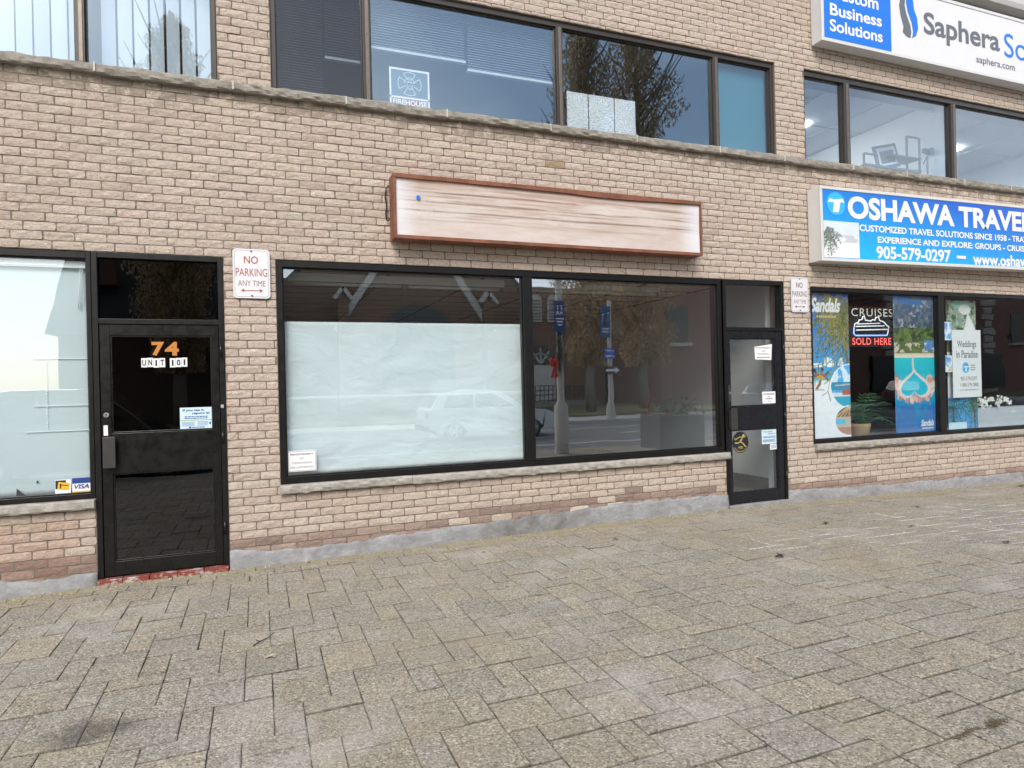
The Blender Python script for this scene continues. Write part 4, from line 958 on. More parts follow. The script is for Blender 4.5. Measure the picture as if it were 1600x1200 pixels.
def shop_interior():
    L = thing('ceiling_light', 'long bare strip light fitted along the top of the papered window', 'ceiling light', (1.5, .5, 2.75))
    q = MB(); q.box(.30, 2.66, .44, .52, 2.79, 2.87); q.cur = 1; q.tube([(.34, .47, 2.765), (1.47, .47, 2.765)], .016, 10); q.tube([(1.55, .47, 2.765), (2.62, .47, 2.765)], .016, 10); q.build('fixture', [M['wallw'], M['white']], L)
    q = MB()
    for x in (1.50, 2.63): q.box(x-.018, x+.018, .445, .515, 2.735, 2.80)
    q.build('lampholder', M['steel'], L)
    L2 = thing('ceiling_light', 'long strip light hanging behind the clear half of the big shop window', 'ceiling light', (4.2, .8, 2.75))
    q = MB(); q.box(2.95, 4.95, .72, .84, 2.84, 2.90); q.cur = 1; q.tube([(2.98, .76, 2.815), (4.92, .76, 2.815)], .018, 10); q.build('fixture', [M['wallw'], M['white']], L2)
    q = MB()
    for x in (2.97, 4.93): q.box(x-.018, x+.018, .735, .79, 2.79, 2.842)
    q.build('lampholder', M['steel'], L2)
shop_interior()
# ------------------------------------------------------------------ travel agency window
def travel_window():
    y = .078
    # beach poster
    p = Paint(84, 220, .74, 2.02)
    p.grad(.40, 1, (.08, .44, .82), (.005, .09, .42)); n = p.noise(3, 8, 1)
    p.put((p.v > .50) & (p.v < .56) & (p.noise(5, 14, 5) > .60), (.75, .85, .92))
    p.put((p.v > .47) & (p.v < .53) & (abs(p.v-.505) < .012) & ((abs(p.u-.20) < .12) | (abs(p.u-.50) < .10)), (.85, .92, .96))
    p.grad(.40, .445, (.10, .62, .66), (.02, .30, .52)); p.grad(0, .40, (.72, .76, .82), (.82, .86, .90))
    p.put((p.v < .40) & (p.v > .385) & (n > .45), (.45, .72, .78))
    cols = [(.16, .17, .04), (.26, .24, .07), (.09, .11, .03), (.34, .30, .12)]
    p.line([(1.0, .44), (.94, .55), (.88, .68), (.86, .80)], .03, (.20, .14, .08))
    p.palm(.86, .80, .85, 26, cols, 5, .6); p.palm(.60, .97, .60, 13, cols, 8, .55, 150, 390)
    p.put((p.v > .72) & (p.noise(12, 20, 3) > .60) & (p.u > .2), (.20, .20, .07))
    sk = (.32, .15, .08)
    p.line([(-.05, .46), (.06, .435), (.16, .425), (.30, .42), (.47, .455)], .016, (.25, .12, .07))
    p.line([(.14, .455), (.18, .43), (.26, .425), (.24, .38), (.16, .345)], .030, sk); p.line([(.30, .46), (.28, .43), (.36, .43), (.44, .40)], .026, sk)
    p.put(p.ell(.12, .468, .035, .013), (.06, .04, .03)); p.put(p.ell(.30, .478, .035, .013), (.06, .04, .03)); p.put(p.ell(.25, .42, .09, .015), (.62, .35, .10))
    p.line([(.12, .335), (.34, .335)], .012, (.45, .47, .52))
    p.put(p.ell(1.02, .355, .53, .158), (.85, .88, .9)); m = p.ell(1.02, .355, .505, .150)
    p.put(m, (.10, .45, .82)); p.put(m & (p.v > .36) & (p.noise(4, 10, 9) > .52), (.70, .82, .92)); p.put(m & (p.v < .385) & (p.v > .33), (.03, .30, .48)); p.put(m & (p.v < .30), (.04, .40, .58)); p.put(m & (p.v > .285) & (p.v < .315) & (p.v < .315-.03*(p.u-.6)), (.72, .74, .74))
    for k in range(6): p.line([(.66+k*.06, .31), (.66+k*.06, .365+.01*(k % 2))], .008, (.24, .13, .09))
    p.line([(.62, .362), (1, .368)], .014, (.55, .50, .52)); p.put(m & (p.v < .33) & (p.v > .295) & (p.u > .8), (.42, .13, .09))
    p.put(p.ell(.98, .115, .40, .108), (.85, .88, .9)); m = p.ell(.98, .115, .375, .100)
    p.put(m, (.50, .44, .40)); p.put(m & (p.v > .145), (.22, .12, .06)); 
    for k in range(7): p.line([(.98, .22), (.62+k*.11, .145)], .010, (.60, .48, .30))
    p.put(m & (p.v < .125) & (p.v > .095) & (p.u < .85), (.10, .50, .75)); p.put(m & (p.v < .07), (.42, .25, .18))
    S = thing('poster', 'tall beach poster with palm fronds and turquoise sea at the left of the travel window', 'poster', (7.18, y, .84))
    o = p.mesh('poster_sheet', 6.834, 7.545, .842, 2.80, y, .003, M['print'], S)
    q = MB(); letters(q, 'Sandals', 6.868, 7.40, 2.54, 2.735, y-.0015, .035, .32); q.build('script_lettering', M['white'], o)
    q = MB(); fake_lines(q, 6.96, 7.33, 2.468, 2.50, 1, y-.001, .9); q.build('fine_print', M['gold'], o)
    # lagoon poster
    p = Paint(84, 220, .80, 2.02)
    p.grad(.77, 1, (.05, .075, .10), (.06, .13, .26)); a = p.noise(14, 40, 2); b = p.noise(10, 28, 6)
    p.put((p.v > .77) & (a > .55), (.13, .16, .19)); p.put((p.v > .77) & (p.v < .97) & (b > .64), (.32, .36, .40)); p.put((p.v > .94) & (p.noise(5, 12, 8) > .5), (.04, .16, .40))
    p.grad(.575, .77, (.10, .13, .05), (.06, .13, .03)); p.put((p.v > .575) & (p.v < .77) & (a > .54), (.14, .20, .05)); p.put((p.v > .575) & (p.v < .77) & (b > .60), (.03, .055, .02))
    p.put((p.v < .66) & (p.v > .585) & (b > .57), (.55, .52, .42)); p.put((p.v < .68) & (p.v > .60) & (p.u > .75), (.10, .24, .48)); p.put((p.v < .66) & (p.v > .60) & (p.u > .70) & (a > .6), (.7, .72, .74))
    p.grad(.545, .58, (.80, .76, .66), (.62, .54, .40)); p.grad(.0, .548, (.01, .13, .42), (.02, .52, .58)); p.grad(.19, .30, (.01, .22, .50), (.01, .40, .58)); p.grad(.30, .43, (.01, .40, .58), (.02, .48, .56))
    p.put((p.v < .20) & (p.noise(3, 6, 12) > .42), (.04, .17, .44))
    p.line([(.45, .57), (.46, .42)], .022, (.66, .56, .52))
    t = np.linspace(0, 2*np.pi, 60); hx = .48+.0215*16*np.sin(t)**3*.98; hz = .345-.0065*(13*np.cos(t)-5*np.cos(2*t)-2*np.cos(3*t)-np.cos(4*t))*.95
    for k in range(15):
        an = R(-205+k*235/14); cx, cz = .48+.47*math.cos(an), .345+.105*math.sin(an)
        p.line([(cx, cz), (.48+.36*math.cos(an), .345+.075*math.sin(an))], .014, (.70, .60, .56))
        for q_ in range(3): p.put(p.ell(cx+random.uniform(-.05, .05), cz+random.uniform(-.018, .018), .05, .02), random.choice([(.55, .30, .27), (.66, .42, .38), (.42, .22, .20), (.72, .60, .56)]))
    p.put(p.poly(list(zip(.48+(hx-.48)*1.28, .345+(hz-.345)*1.25))), (.70, .56, .52)); p.put(p.poly(list(zip(.48+(hx-.48)*1.14, .345+(hz-.345)*1.13))), (.74, .66, .62)); p.put(p.poly(list(zip(hx, hz))), (.01, .46, .60))
    S = thing('poster', 'tall aerial poster of a heart-shaped lagoon with green hills in the travel window', 'poster', (8.8, y, .84))
    o = p.mesh('poster_sheet', 8.40, 9.205, .842, 2.80, y, .003, M['print'], S)
    words('script_lettering', [('Sandals', 8.90, 9.17, .925, 1.02, .03, .32)], y-.0015, M['white'], o); q = MB(); fake_lines(q, 8.92, 9.17, .885, .905, 1, y-.001, .8); q.build('fine_print', M['white'], o)
    # neon cruise sign
    yn = .13
    S = thing('neon_sign', 'neon CRUISES SOLD HERE sign with a white ship outline between two posters', 'neon sign', (8.0, yn, 2.1))
    ty = emit('neon_pale_tube', (.95, .92, .75), .08, (.62, .62, .52)); tw = emit('neon_white_tube', (.85, .93, 1.), .25, (.8, .8, .8)); tr = emit('neon_red_tube', (1., .12, .10), .7, (.5, .08, .07)); tb = emit('neon_blue_tube', (.25, .5, 1.), .7, (.3, .4, .8))
    q = MB(); letters(q, 'CRUISES', 7.66, 8.45, 2.505, 2.615, yn, -.004, 0, 1.15); q.build('upper_lettering', ty, S)
    q = MB(); letters(q, 'SOLD HERE', 7.665, 8.41, 2.105, 2.205, yn, .014, 0, 1.1); q.build('lower_lettering', tr, S)
    hull = [(7.70, 2.33), (7.72, 2.40), (7.79, 2.42), (7.80, 2.45), (7.86, 2.46), (7.87, 2.50), (7.90, 2.50), (7.92, 2.45), (8.02, 2.44), (8.06, 2.46), (8.10, 2.45), (8.12, 2.49), (8.17, 2.50), (8.19, 2.45), (8.27, 2.43), (8.33, 2.38), (8.37, 2.36), (8.35, 2.29), (8.33, 2.24)]
    q = MB(); q.tube([(a, yn, b) for a, b in hull], .009, 6); q.tube([(7.74, yn, 2.36), (8.28, yn, 2.375)], .008, 6); q.tube([(7.74, yn, 2.31), (8.34, yn, 2.325)], .008, 6); q.tube([(7.76, yn, 2.395), (8.2, yn, 2.41)], .007, 6); q.build('ship_outline', tw, S)
    q = MB(); q.tube([(7.70, yn, 2.33), (7.695, yn, 2.26), (7.73, yn, 2.235), (8.33, yn, 2.24)], .010, 6); q.build('waterline', tb, S)
    q = MB(); q.box(7.64, 8.46, yn+.03, yn+.034, 2.08, 2.64); q.build('backing_board', plain('smoked_board', (.012, .012, .013), .3), S)
    # dark banners hung behind
    # palm in wicker pot
    P = thing('potted_plant', 'green palm in a wicker pot behind the travel window glass', 'plant', (8.02, .36, .80))
    q = MB(); q.lathe([(.0, .80), (.115, .80), (.145, .94), (.150, .995), (.135, .995), (.13, .96), (.0, .96)], 8.02, .36, 20); q.build('pot', plain('wicker', (.34, .24, .13), .8, var=.35, scale=40, bump=.8), P)
    q = MB(); rr = random.Random(4)
    for k in range(24):
        a = rr.uniform(0, 6.28); el = rr.uniform(.5, 1.4); Lf = rr.uniform(.6, 1.05); pts = []
        for i in range(8):
            t = i/7; d = Lf*t; pts.append(Vector((8.02+math.cos(a)*d*math.cos(el), .36+.55*math.sin(a)*d*math.cos(el), .97+d*math.sin(el)-.55*Lf*t*t*(1.2-el*.5))))
        q.c = rr.choice([(.025, .085, .035), (.035, .12, .05), (.018, .06, .025), (.05, .13, .07)]); q.tube([tuple(v) for v in pts], .004, 4, .002)
        for i in range(1, 8):
            for sg in (-1, 1):
                d = (pts[i]-pts[i-1]).normalized(); s = d.cross(Vector((0, 0, 1))).normalized()*sg
                tip = pts[i]+s*.13*(1-.5*i/8)+d*.08+Vector((0, 0, -.04)); w = d*.011
                q.add([tuple(pts[i]-w), tuple(pts[i]+w), tuple((pts[i]+tip)/2+w*1.2), tuple(tip), tuple((pts[i]+tip)/2-w*1.2)], [(0, 1, 2, 3, 4)])
    for v_i, v in enumerate(q.v):
        if v[1] < .14: q.v[v_i] = (v[0], .14+(v[1]-.14)*.1, v[2])
    q.build('foliage', M['leafy'], P, attr=True)
    # ledge with white pebbles
    q = MB(); q.box(6.62, 12.2, .256, .75, .70, .80); q.build('display_ledge', plain('grey_ledge', (.30, .33, .35), .6), BLD)
    q = MB(); rr = random.Random(9)
    for k in range(520):
        x = rr.uniform(7.56, 12.1); yy = rr.uniform(.10, .22); z = .800; r_ = rr.uniform(.012, .026)
        if 8.38 < x < 9.25 and rr.random() < .7: continue
        q.lathe([(0, z), (r_*.8, z+.002), (r_, z+r_*.5), (r_*.6, z+r_*1.0), (0, z+r_*1.1)], x, yy, 7)
    q.build('pebbles', plain('white_pebble', (.78, .78, .76), .6), None); tag(bpy.context.scene.objects['pebbles'], 'scatter of white pebbles along the foot of the travel window', 'pebbles', kind='stuff')
    q = MB(); q.box(6.62, 12.2, .115, .2555, .792, .799); q.build('display_shelf', plain('pale_shelf', (.42, .45, .47), .5), BLD)
    # stickers and wedding banner
    for (z0, z1, lab, sd) in ((2.17, 2.44, 'blue wave sticker high beside the wedding banner', 3), (1.70, 1.945, 'beach photo sticker below the wave sticker beside the wedding banner', 7)):
        p = Paint(30, 30, .27, .25); p.grad(0, 1, (.70, .82, .90), (.02, .22, .62)); nz = p.noise(4, 4, sd); p.put(nz > .56, (.75, .85, .92)); p.put((p.v < .35) & (nz < .5), (.62, .52, .25) if sd == 7 else (.10, .45, .75)); p.put((p.v < .5) & (p.v > .3) & (nz < .47), (.12, .32, .10) if sd == 7 else (.03, .25, .62))
        p.put((p.u < .06) | (p.u > .94) | (p.v < .06) | (p.v > .94), (.72, .80, .86))
        S = thing('sticker', lab, 'sticker', (9.45, y, z0)); p.mesh('print', 9.345, 9.585, z0, z1, y, .002, M['print'], S)
    p = Paint(50, 150, .62, 1.95); a = p.noise(8, 22, 2); b = p.noise(12, 40, 4)
    p.grad(.0, .25, (.04, .30, .70), (.10, .46, .85)); p.grad(.25, .60, (.75, .77, .78), (.8, .82, .82)); p.grad(.6, 1, (.10, .15, .08), (.30, .42, .34))
    p.put((p.v > .72) & (a > .52), (.06, .10, .04)); p.put((p.v > .72) & (b > .58), (.38, .45, .36)); p.put(p.poly([(.55, .74), (.72, .90), (.95, .80), (1, .72)]), (.78, .8, .8)); p.put(p.ell(.5, .97, .35, .03), (.30, .62, .50)); p.put(p.ell(.62, .93, .2, .04), (.70, .72, .70))
    p.palm(.15, .17, .5, 10, [(.02, .07, .08), (.03, .12, .12)], 2); p.palm(.85, .20, .5, 10, [(.03, .09, .03), (.05, .15, .06)], 6); p.line([(.2, .0), (.15, .17)], .03, (.05, .07, .08)); p.line([(.9, .0), (.85, .2)], .03, (.08, .09, .04)); p.put((p.v < .06) & (p.u < .6), (.55, .78, .86))
    S = thing('banner', 'tall green and white photo banner behind the Weddings in Paradise card', 'banner', (9.9, .14, .83)); p.mesh('banner_sheet', 9.60, 10.25, .83, 2.78, .16, .004, M['print'], S)
    C = thing('poster', 'white Weddings in Paradise card hung in the right pane of the travel window', 'poster', (9.93, y, 1.32))
    mb = MB(); mb.box(9.605, 10.235, .085, .089, 1.315, 2.325); o = mb.build('card', plain('white_card', (.74, .77, .78), .5, var=.02), C); Y = .0842
    words('lettering', [('Weddings', 9.71, 10.13, 2.035, 2.165, .012), ('in Paradise', 9.69, 10.16, 1.905, 2.02, .012)], Y, M['grey'], o)
    q = MB(); words('small_lettering', [('905-579-0297', 9.77, 10.13, 1.565, 1.625, .0), ('1-888-579-3888', 9.76, 10.16, 1.475, 1.53, .0), ('www.oshawatravel.ca', 9.74, 10.14, 1.415, 1.445, 0)], Y, M['grey'], o)
    for k in range(3): fake_lines(q, 9.99, 10.10, 1.715+k*.035, 1.735+k*.035, 1, Y, .9)
    q.build('fine_print', M['greyl'], o)
    q = MB(); q.disc(9.89, 1.76, .075, .080, Y-.0004, Y+.0005, 26); q.cur = 1; q.prism([(9.82, 1.765), (9.86, 1.785), (9.96, 1.785), (9.955, 1.765), (9.915, 1.765), (9.905, 1.70), (9.87, 1.70), (9.88, 1.765)], Y-.0012, Y-.0005); q.build('logo', [M['cyan'], M['white']], o)
    # white pillar stand, planter trough with orchids to the right
    T = thing('display_stand', 'white fluted display post standing behind the wedding banner', 'stand', (9.52, .30, .80)); q = MB(); q.lathe([(.12, .80), (.12, .84), (.07, .88), (.06, 2.72), (.09, 2.75), (.09, 2.78)], 9.50, .36, 14); q.build('post', M['wallw'], T)
    W = thing('planter', 'long pale grey planter trough on the right of the travel window', 'planter', (11.2, .42, .80)); q = MB(); q.box(10.35, 12.1, .30, .55, .80, 1.12); q.build('trough', plain('pale_trough', (.45, .50, .54), .5), W, bevel=.012)
    O = thing('flowers', 'white orchid blossoms growing in the pale grey planter trough', 'flowers', (11.0, .42, 1.1)); q = MB(); rr = random.Random(3)
    for k in range(60):
        x, yy, z = rr.uniform(10.28, 11.4), rr.uniform(.26, .5), rr.uniform(1.06, 1.30); s = rr.uniform(.03, .05); q.c = (.78, .80, .76)
        for m in range(5):
            a = m*1.257+rr.random(); d = Vector((math.cos(a), rr.uniform(-.3, .3), math.sin(a)))*s; e = Vector((-math.sin(a), 0, math.cos(a)))*s*.4; c = Vector((x, yy, z)); q.add([tuple(c), tuple(c+d*.6+e), tuple(c+d), tuple(c+d*.6-e)], [(0, 1, 2, 3)])
    q.build('blossoms', M['leafy'], O, attr=True); q = MB()
    for k in range(16):
        x = rr.uniform(10.4, 11.4); q.c = (.05, .10, .04); q.tube([(x, .42, 1.11), (x+.03, .41, 1.2), (x+rr.uniform(-.1, .1), .38, 1.28)], .004, 5)
    q.build('stems', M['leafy'], O, attr=True)
travel_window()
# ------------------------------------------------------------------ upper windows: what hangs and stands behind the glass
def upper_windows():
    B = thing('window_blind', 'pale vertical slat blind behind the upper left window', 'blind', (-2.2, .28, 4.55))
    x = -4.1; k = 0; rr = random.Random(6)
    vm = plain('blind_slat', (.70, .74, .78), .7, var=.05)
    while x < -.36:
        a = R(rr.uniform(14, 30)); w = .058
        if -1.45 < x < -1.30: x += .118; continue
        q = MB(); q.obox((x, .30, 5.13), w, .0012, .60, (math.cos(a), math.sin(a), 0), (-math.sin(a), math.cos(a), 0)); q.build('slat', vm, B); x += .132; k += 1
    q = MB(); q.box(-4.15, -.34, .27, .33, 5.735, 5.79); q.build('headrail', M['wallw'], B)
    # centre window: raised horizontal blinds, ceiling coves and sheets
    for x0, x1, lo, lab in ((1.12, 2.17, 5.20, 'raised grey-blue venetian blind in the upper window over the emblem sign'), (2.19, 3.20, 5.12, 'lowered grey-blue venetian blind right of the emblem sign'), (.24, .68, 4.62, 'lowered dark venetian blind in the far left of the middle upper window'), (.69, 1.04, 5.02, 'half-raised dark venetian blind next to the first mullion of the middle upper window')):
        Bl = thing('window_blind', lab, 'blind', ((x0+x1)/2, .19, lo)); q = MB(); z = 5.70
        while z > lo: q.obox(((x0+x1)/2, .19, z), (x1-x0)/2-.01, .020, .0008, (1, 0, 0), (0, .80, .60), (0, -.60, .80)); z -= .027
        q.build('slats', plain('blind_grey' if x0 > 1 else 'blind_dark', (.30, .36, .42) if x0 > 1 else (.13, .125, .13), .6, var=.1), Bl); q = MB(); q.box(x0, x1, .165, .215, lo-.035, lo-.01); q.build('bottom_rail', plain('blind_rail', (.55, .60, .62), .5), Bl)
    for x0, x1, lab in ((3.345, 3.612, 'leftmost pale bubble-wrap sheet standing in the upper window'), (3.625, 3.955, 'middle pale bubble-wrap sheet standing in the upper window'), (3.968, 4.245, 'rightmost pale bubble-wrap sheet standing in the upper window')):
        S = thing('bubble_sheet', lab, 'sheet', ((x0+x1)/2, .11, 4.56), 'bubble-wrap sheets in the upper window'); t = _mc.get('bubble') 
        if t is None:
            n = NT('bubble'); v = n.pos(); vo = n.n('ShaderNodeTexVoronoi'); vo.inputs['Scale'].default_value = 46; n.l(v, vo.inputs['Vector'])
            t = _mc['bubble'] = n.bsdf(n.ramp(vo.outputs['Distance'], (.1, (.90, .90, .90)), (.6, (.68, .68, .69))), .4, n.bump(vo.outputs['Distance'], .8, .01))
        q = MB(); q.box(x0, x1, .098, .106, 4.562, 5.0); q.build('sheet', t, S)
    T = thing('window_sheet', 'plain teal sheet filling the last pane of the middle upper window', 'sheet', (5.8, .16, 4.56)); q = MB(); q.box(5.42, 6.235, .15, .154, 4.565, 5.67); q.build('sheet', plain('teal_sheet', (.05, .20, .22), .5, var=.06, scale=2), T)
    # framed emblem panel standing on the sill
    S = thing('emblem_sign', 'square window sign with white cross emblem and a red FIREHOUSE strip', 'sign', (1.53, .1, 4.56)); y = .088
    q = MB(); q.box(1.318, 1.738, y+.002, y+.006, 4.563, 4.965); pn = q.build('panel', plain('slate_panel', (.085, .14, .20), .4), S)
    q = MB()
    for a in ((1.318, 1.738, 4.945, 4.965), (1.318, 1.738, 4.655, 4.672), (1.318, 1.336, 4.563, 4.945), (1.720, 1.738, 4.563, 4.945), (1.336, 1.72, 4.563, 4.574)): q.box(a[0], a[1], y, y+.0019, a[2], a[3])
    q.build('border', M['white'], pn)
    q = MB(); q.box(1.336, 1.72, y+.0004, y+.0018, 4.574, 4.655); q.build('red_strip', plain('faded_maroon', (.30, .09, .08), .5), pn)
    q = MB(); letters(q, 'FIREHOUSE', 1.350, 1.708, 4.588, 4.644, y-.001, .03); q.build('lettering', M['white'], pn)
    q = MB(); cx, cz = 1.528, 4.812; Y0, Y1 = y-.0005, y+.0015; w = .006
    for k in range(4):
        a = R(90*k); pts = [(-.022, .045), (-.062, .105), (-.03, .118), (0, .121), (.03, .118), (.062, .105), (.022, .045)]
        pr = [(cx+(p*math.cos(a)-r*math.sin(a))*1.0, cz+(p*math.sin(a)+r*math.cos(a))*.98) for p, r in pts]; q.stroke(pr, w, Y0, Y1)
    q.stroke([(cx-.055, cz+.012), (cx-.045, cz+.03), (cx-.032, cz+.055), (cx, cz+.066), (cx+.032, cz+.055), (cx+.045, cz+.03), (cx+.055, cz+.012), (cx+.03, cz+.016), (cx, cz+.018), (cx-.03, cz+.016), (cx-.055, cz+.012)], w, Y0, Y1)
    q.stroke([(cx-.014, cz+.022), (cx-.014, cz+.05), (cx+.014, cz+.05), (cx+.014, cz+.022)], w*.8, Y0, Y1)
    ring = [(cx+.030*math.cos(R(t)), cz-.028+.034*math.sin(R(t))) for t in range(140, 401, 20)]; q.stroke(ring, w*.8, Y0, Y1); q.stroke([(cx+.016*math.cos(R(t)), cz-.035+.017*math.sin(R(t))) for t in range(0, 361, 30)], w*.7, Y0, Y1)
    q.build('emblem', M['white'], pn)
    # plain light cove edges seen as bright lines
    C = thing('valance', 'pale ceiling valance rail behind the upper office windows at right', 'valance', (9.9, .8, 5.85)); q = MB(); q.box(6.65, 14.3, .62, .66, 5.84, 5.99); q.build('rail', M['tilew'], C)
    for x, yy, lab in ((8.55, 2.2, 'square lit ceiling panel seen in the left pane of the right upper window'), (12.35, 2.2, 'square lit ceiling panel seen in the right pane of the right upper window'), (9.0, 5.2, 'square lit ceiling panel deep in the upper office at right')):  # last panel is out of view, added only to lighten the room
        L = thing('ceiling_light', lab, 'ceiling light', (x, yy, 5.97)); q = MB(); q.box(x-.3, x+.3, yy-.3, yy+.3, 5.965, 5.985); q.build('diffuser', M['panel'], L)
    L = thing('ceiling_vent', 'round ceiling diffuser in the upper office at right', 'vent', (7.9, 1.4, 5.95)); q = MB(); q.lathe([(.0, 5.95), (.12, 5.952), (.2, 5.97), (.24, 5.985)], 7.95, 1.35, 24); q.build('cone', plain('vent_grey', (.42, .44, .46), .5), L)
    # shelf rack, frames, tripod by the glass
    g = plain('grey_rack', (.16, .18, .20), .5)
    S = thing('shelf_rack', 'grey metal shelf rack with open posts in the upper office window', 'shelf', (9.2, .8, 4.3)); q = MB()
    for a, b, y1, h in ((8.66, 8.66, .7, 5.07), (8.93, 8.93, .7, 5.07), (9.58, 9.58, .7, 5.43), (9.86, 9.86, .7, 5.43)): q.box(a-.012, a+.012, y1, y1+.025, 4.21, h)
    for z in (5.05, 5.41): q.box(8.66 if z < 5.2 else 9.58, 8.93 if z < 5.2 else 9.86, .7, .725, z, z+.022)
    q.build('posts', g, S); q = MB(); q.box(8.66, 9.86, .68, .95, 4.87, 4.90); q.box(9.2, 9.86, .68, .95, 5.08, 5.10); q.build('shelf', g, S); q = MB(); q.tube([(9.58, .71, 4.6), (9.86, .71, 4.85)], .008, 6); q.build('brace', g, S)
    P = thing('picture_frame', 'tilted grey picture frame leaning on the shelf rack upstairs', 'frame', (9.25, .8, 4.9)); q = MB(); ux, uz = (.97, 0, .22), (-.16, .12, .97)
    q.obox((9.24, .80, 5.10), .25, .012, .19, ux, (0, 1, 0), uz); q.cur = 1; q.obox((9.24, .786, 5.10), .20, .004, .145, ux, (0, 1, 0), uz); q.cur = 0; q.obox((9.24, .781, 5.09), .15, .003, .10, ux, (0, 1, 0), uz); q.build('frame', [g, M['wallw']], P)
    T = thing('tripod', 'small grey camera tripod beside the shelf rack upstairs', 'tripod', (10.0, .75, 4.3)); q = MB(); q.tube([(10.02, .7, 4.60), (10.02, .7, 5.15)], .014, 8)
    for dx in (-.13, .0, .13): q.tube([(10.02, .7, 4.75), (10.02+dx, .7+abs(dx)*.3-.05, 4.32)], .010, 6)
    q.build('legs', g, T); q = MB(); q.obox((10.01, .7, 5.22), .075, .03, .03, (.96, 0, -.25), (0, 1, 0), (.25, 0, .96)); q.disc(10.05, 5.22, .055, .055, .64, .70, 16); q.tube([(9.99, .7, 5.12), (9.93, .7, 5.02)], .009, 6); q.build('head', g, T)
upper_windows()
# ------------------------------------------------------------------ across the street (seen in the reflections)
def tree(x, y, h, w, label, seed):
    S = thing('oak_tree', label, 'tree', (x, y, .1), 'narrow trees across the street'); rr = random.Random(seed)
    bark = plain('oak_bark', (.20, .17, .13), .9, var=.3, bump=.8, scale=6); leaf = M['dryleaf']
    q = MB(); pts = [(x+.12*math.sin(t*2.2), y, .1+t) for t in np.linspace(0, h*.95, 14)]; q.tube(pts, .30, 10, .05)
    for k in range(70):
        z = 3.0+(h-5)*k/70; a = rr.uniform(0, 6.28); L = w*.45*rr.uniform(.7, 1.1); q.tube([(x, y, z), (x+math.cos(a)*L*.5, y+math.sin(a)*L*.5, z+L*.5), (x+math.cos(a)*L, y+math.sin(a)*L, z+L*1.3)], .07, 5, .015)
    q.build('trunk', bark, S)
    q = MB(); nL = 34000
    for k in range(nL):
        t = rr.random()**1.25; z = 2.8+(h-2.8)*t; prof = min(1, .45+1.3*t)*math.sqrt(max(0, 1-t**2.2))
        a = rr.uniform(0, 6.28); cl = .75+.35*math.sin(a*3+z*1.3+seed)+.2*math.sin(z*3.1+a); r = w/2*prof*cl*math.sqrt(rr.uniform(.08, 1))
        c = Vector((x+math.cos(a)*r, y+math.sin(a)*r, z+rr.uniform(-.3, .3))); s = rr.uniform(.06, .13)
        d1 = Vector((rr.gauss(0, .45), rr.gauss(0, .45), 1)).normalized(); d2 = d1.cross(Vector((rr.gauss(0, 1), rr.gauss(0, 1), rr.gauss(0, 1)))).normalized()
        b = rr.uniform(.65, 1.25); q.c = tuple(v*b for v in rr.choice([(.52, .37, .21), (.60, .45, .28), (.38, .26, .16), (.66, .52, .34)]))
        q.add([tuple(c-d1*s), tuple(c+d2*s*.42), tuple(c+d1*s), tuple(c-d2*s*.42)], [(0, 1, 2, 3)])
    q.build('crown', leaf, S, attr=True)
tree(16.9, -25, 22, 5.2, 'tall narrow oak with brown leaves, left of the pair by the church', 1)
tree(20.3, -25, 23.5, 6.5, 'tall narrow oak with brown leaves, right of the pair by the church', 2)
tree(-3.4, -27, 19, 5, 'tall narrow oak with brown leaves beside the shingled house', 3)
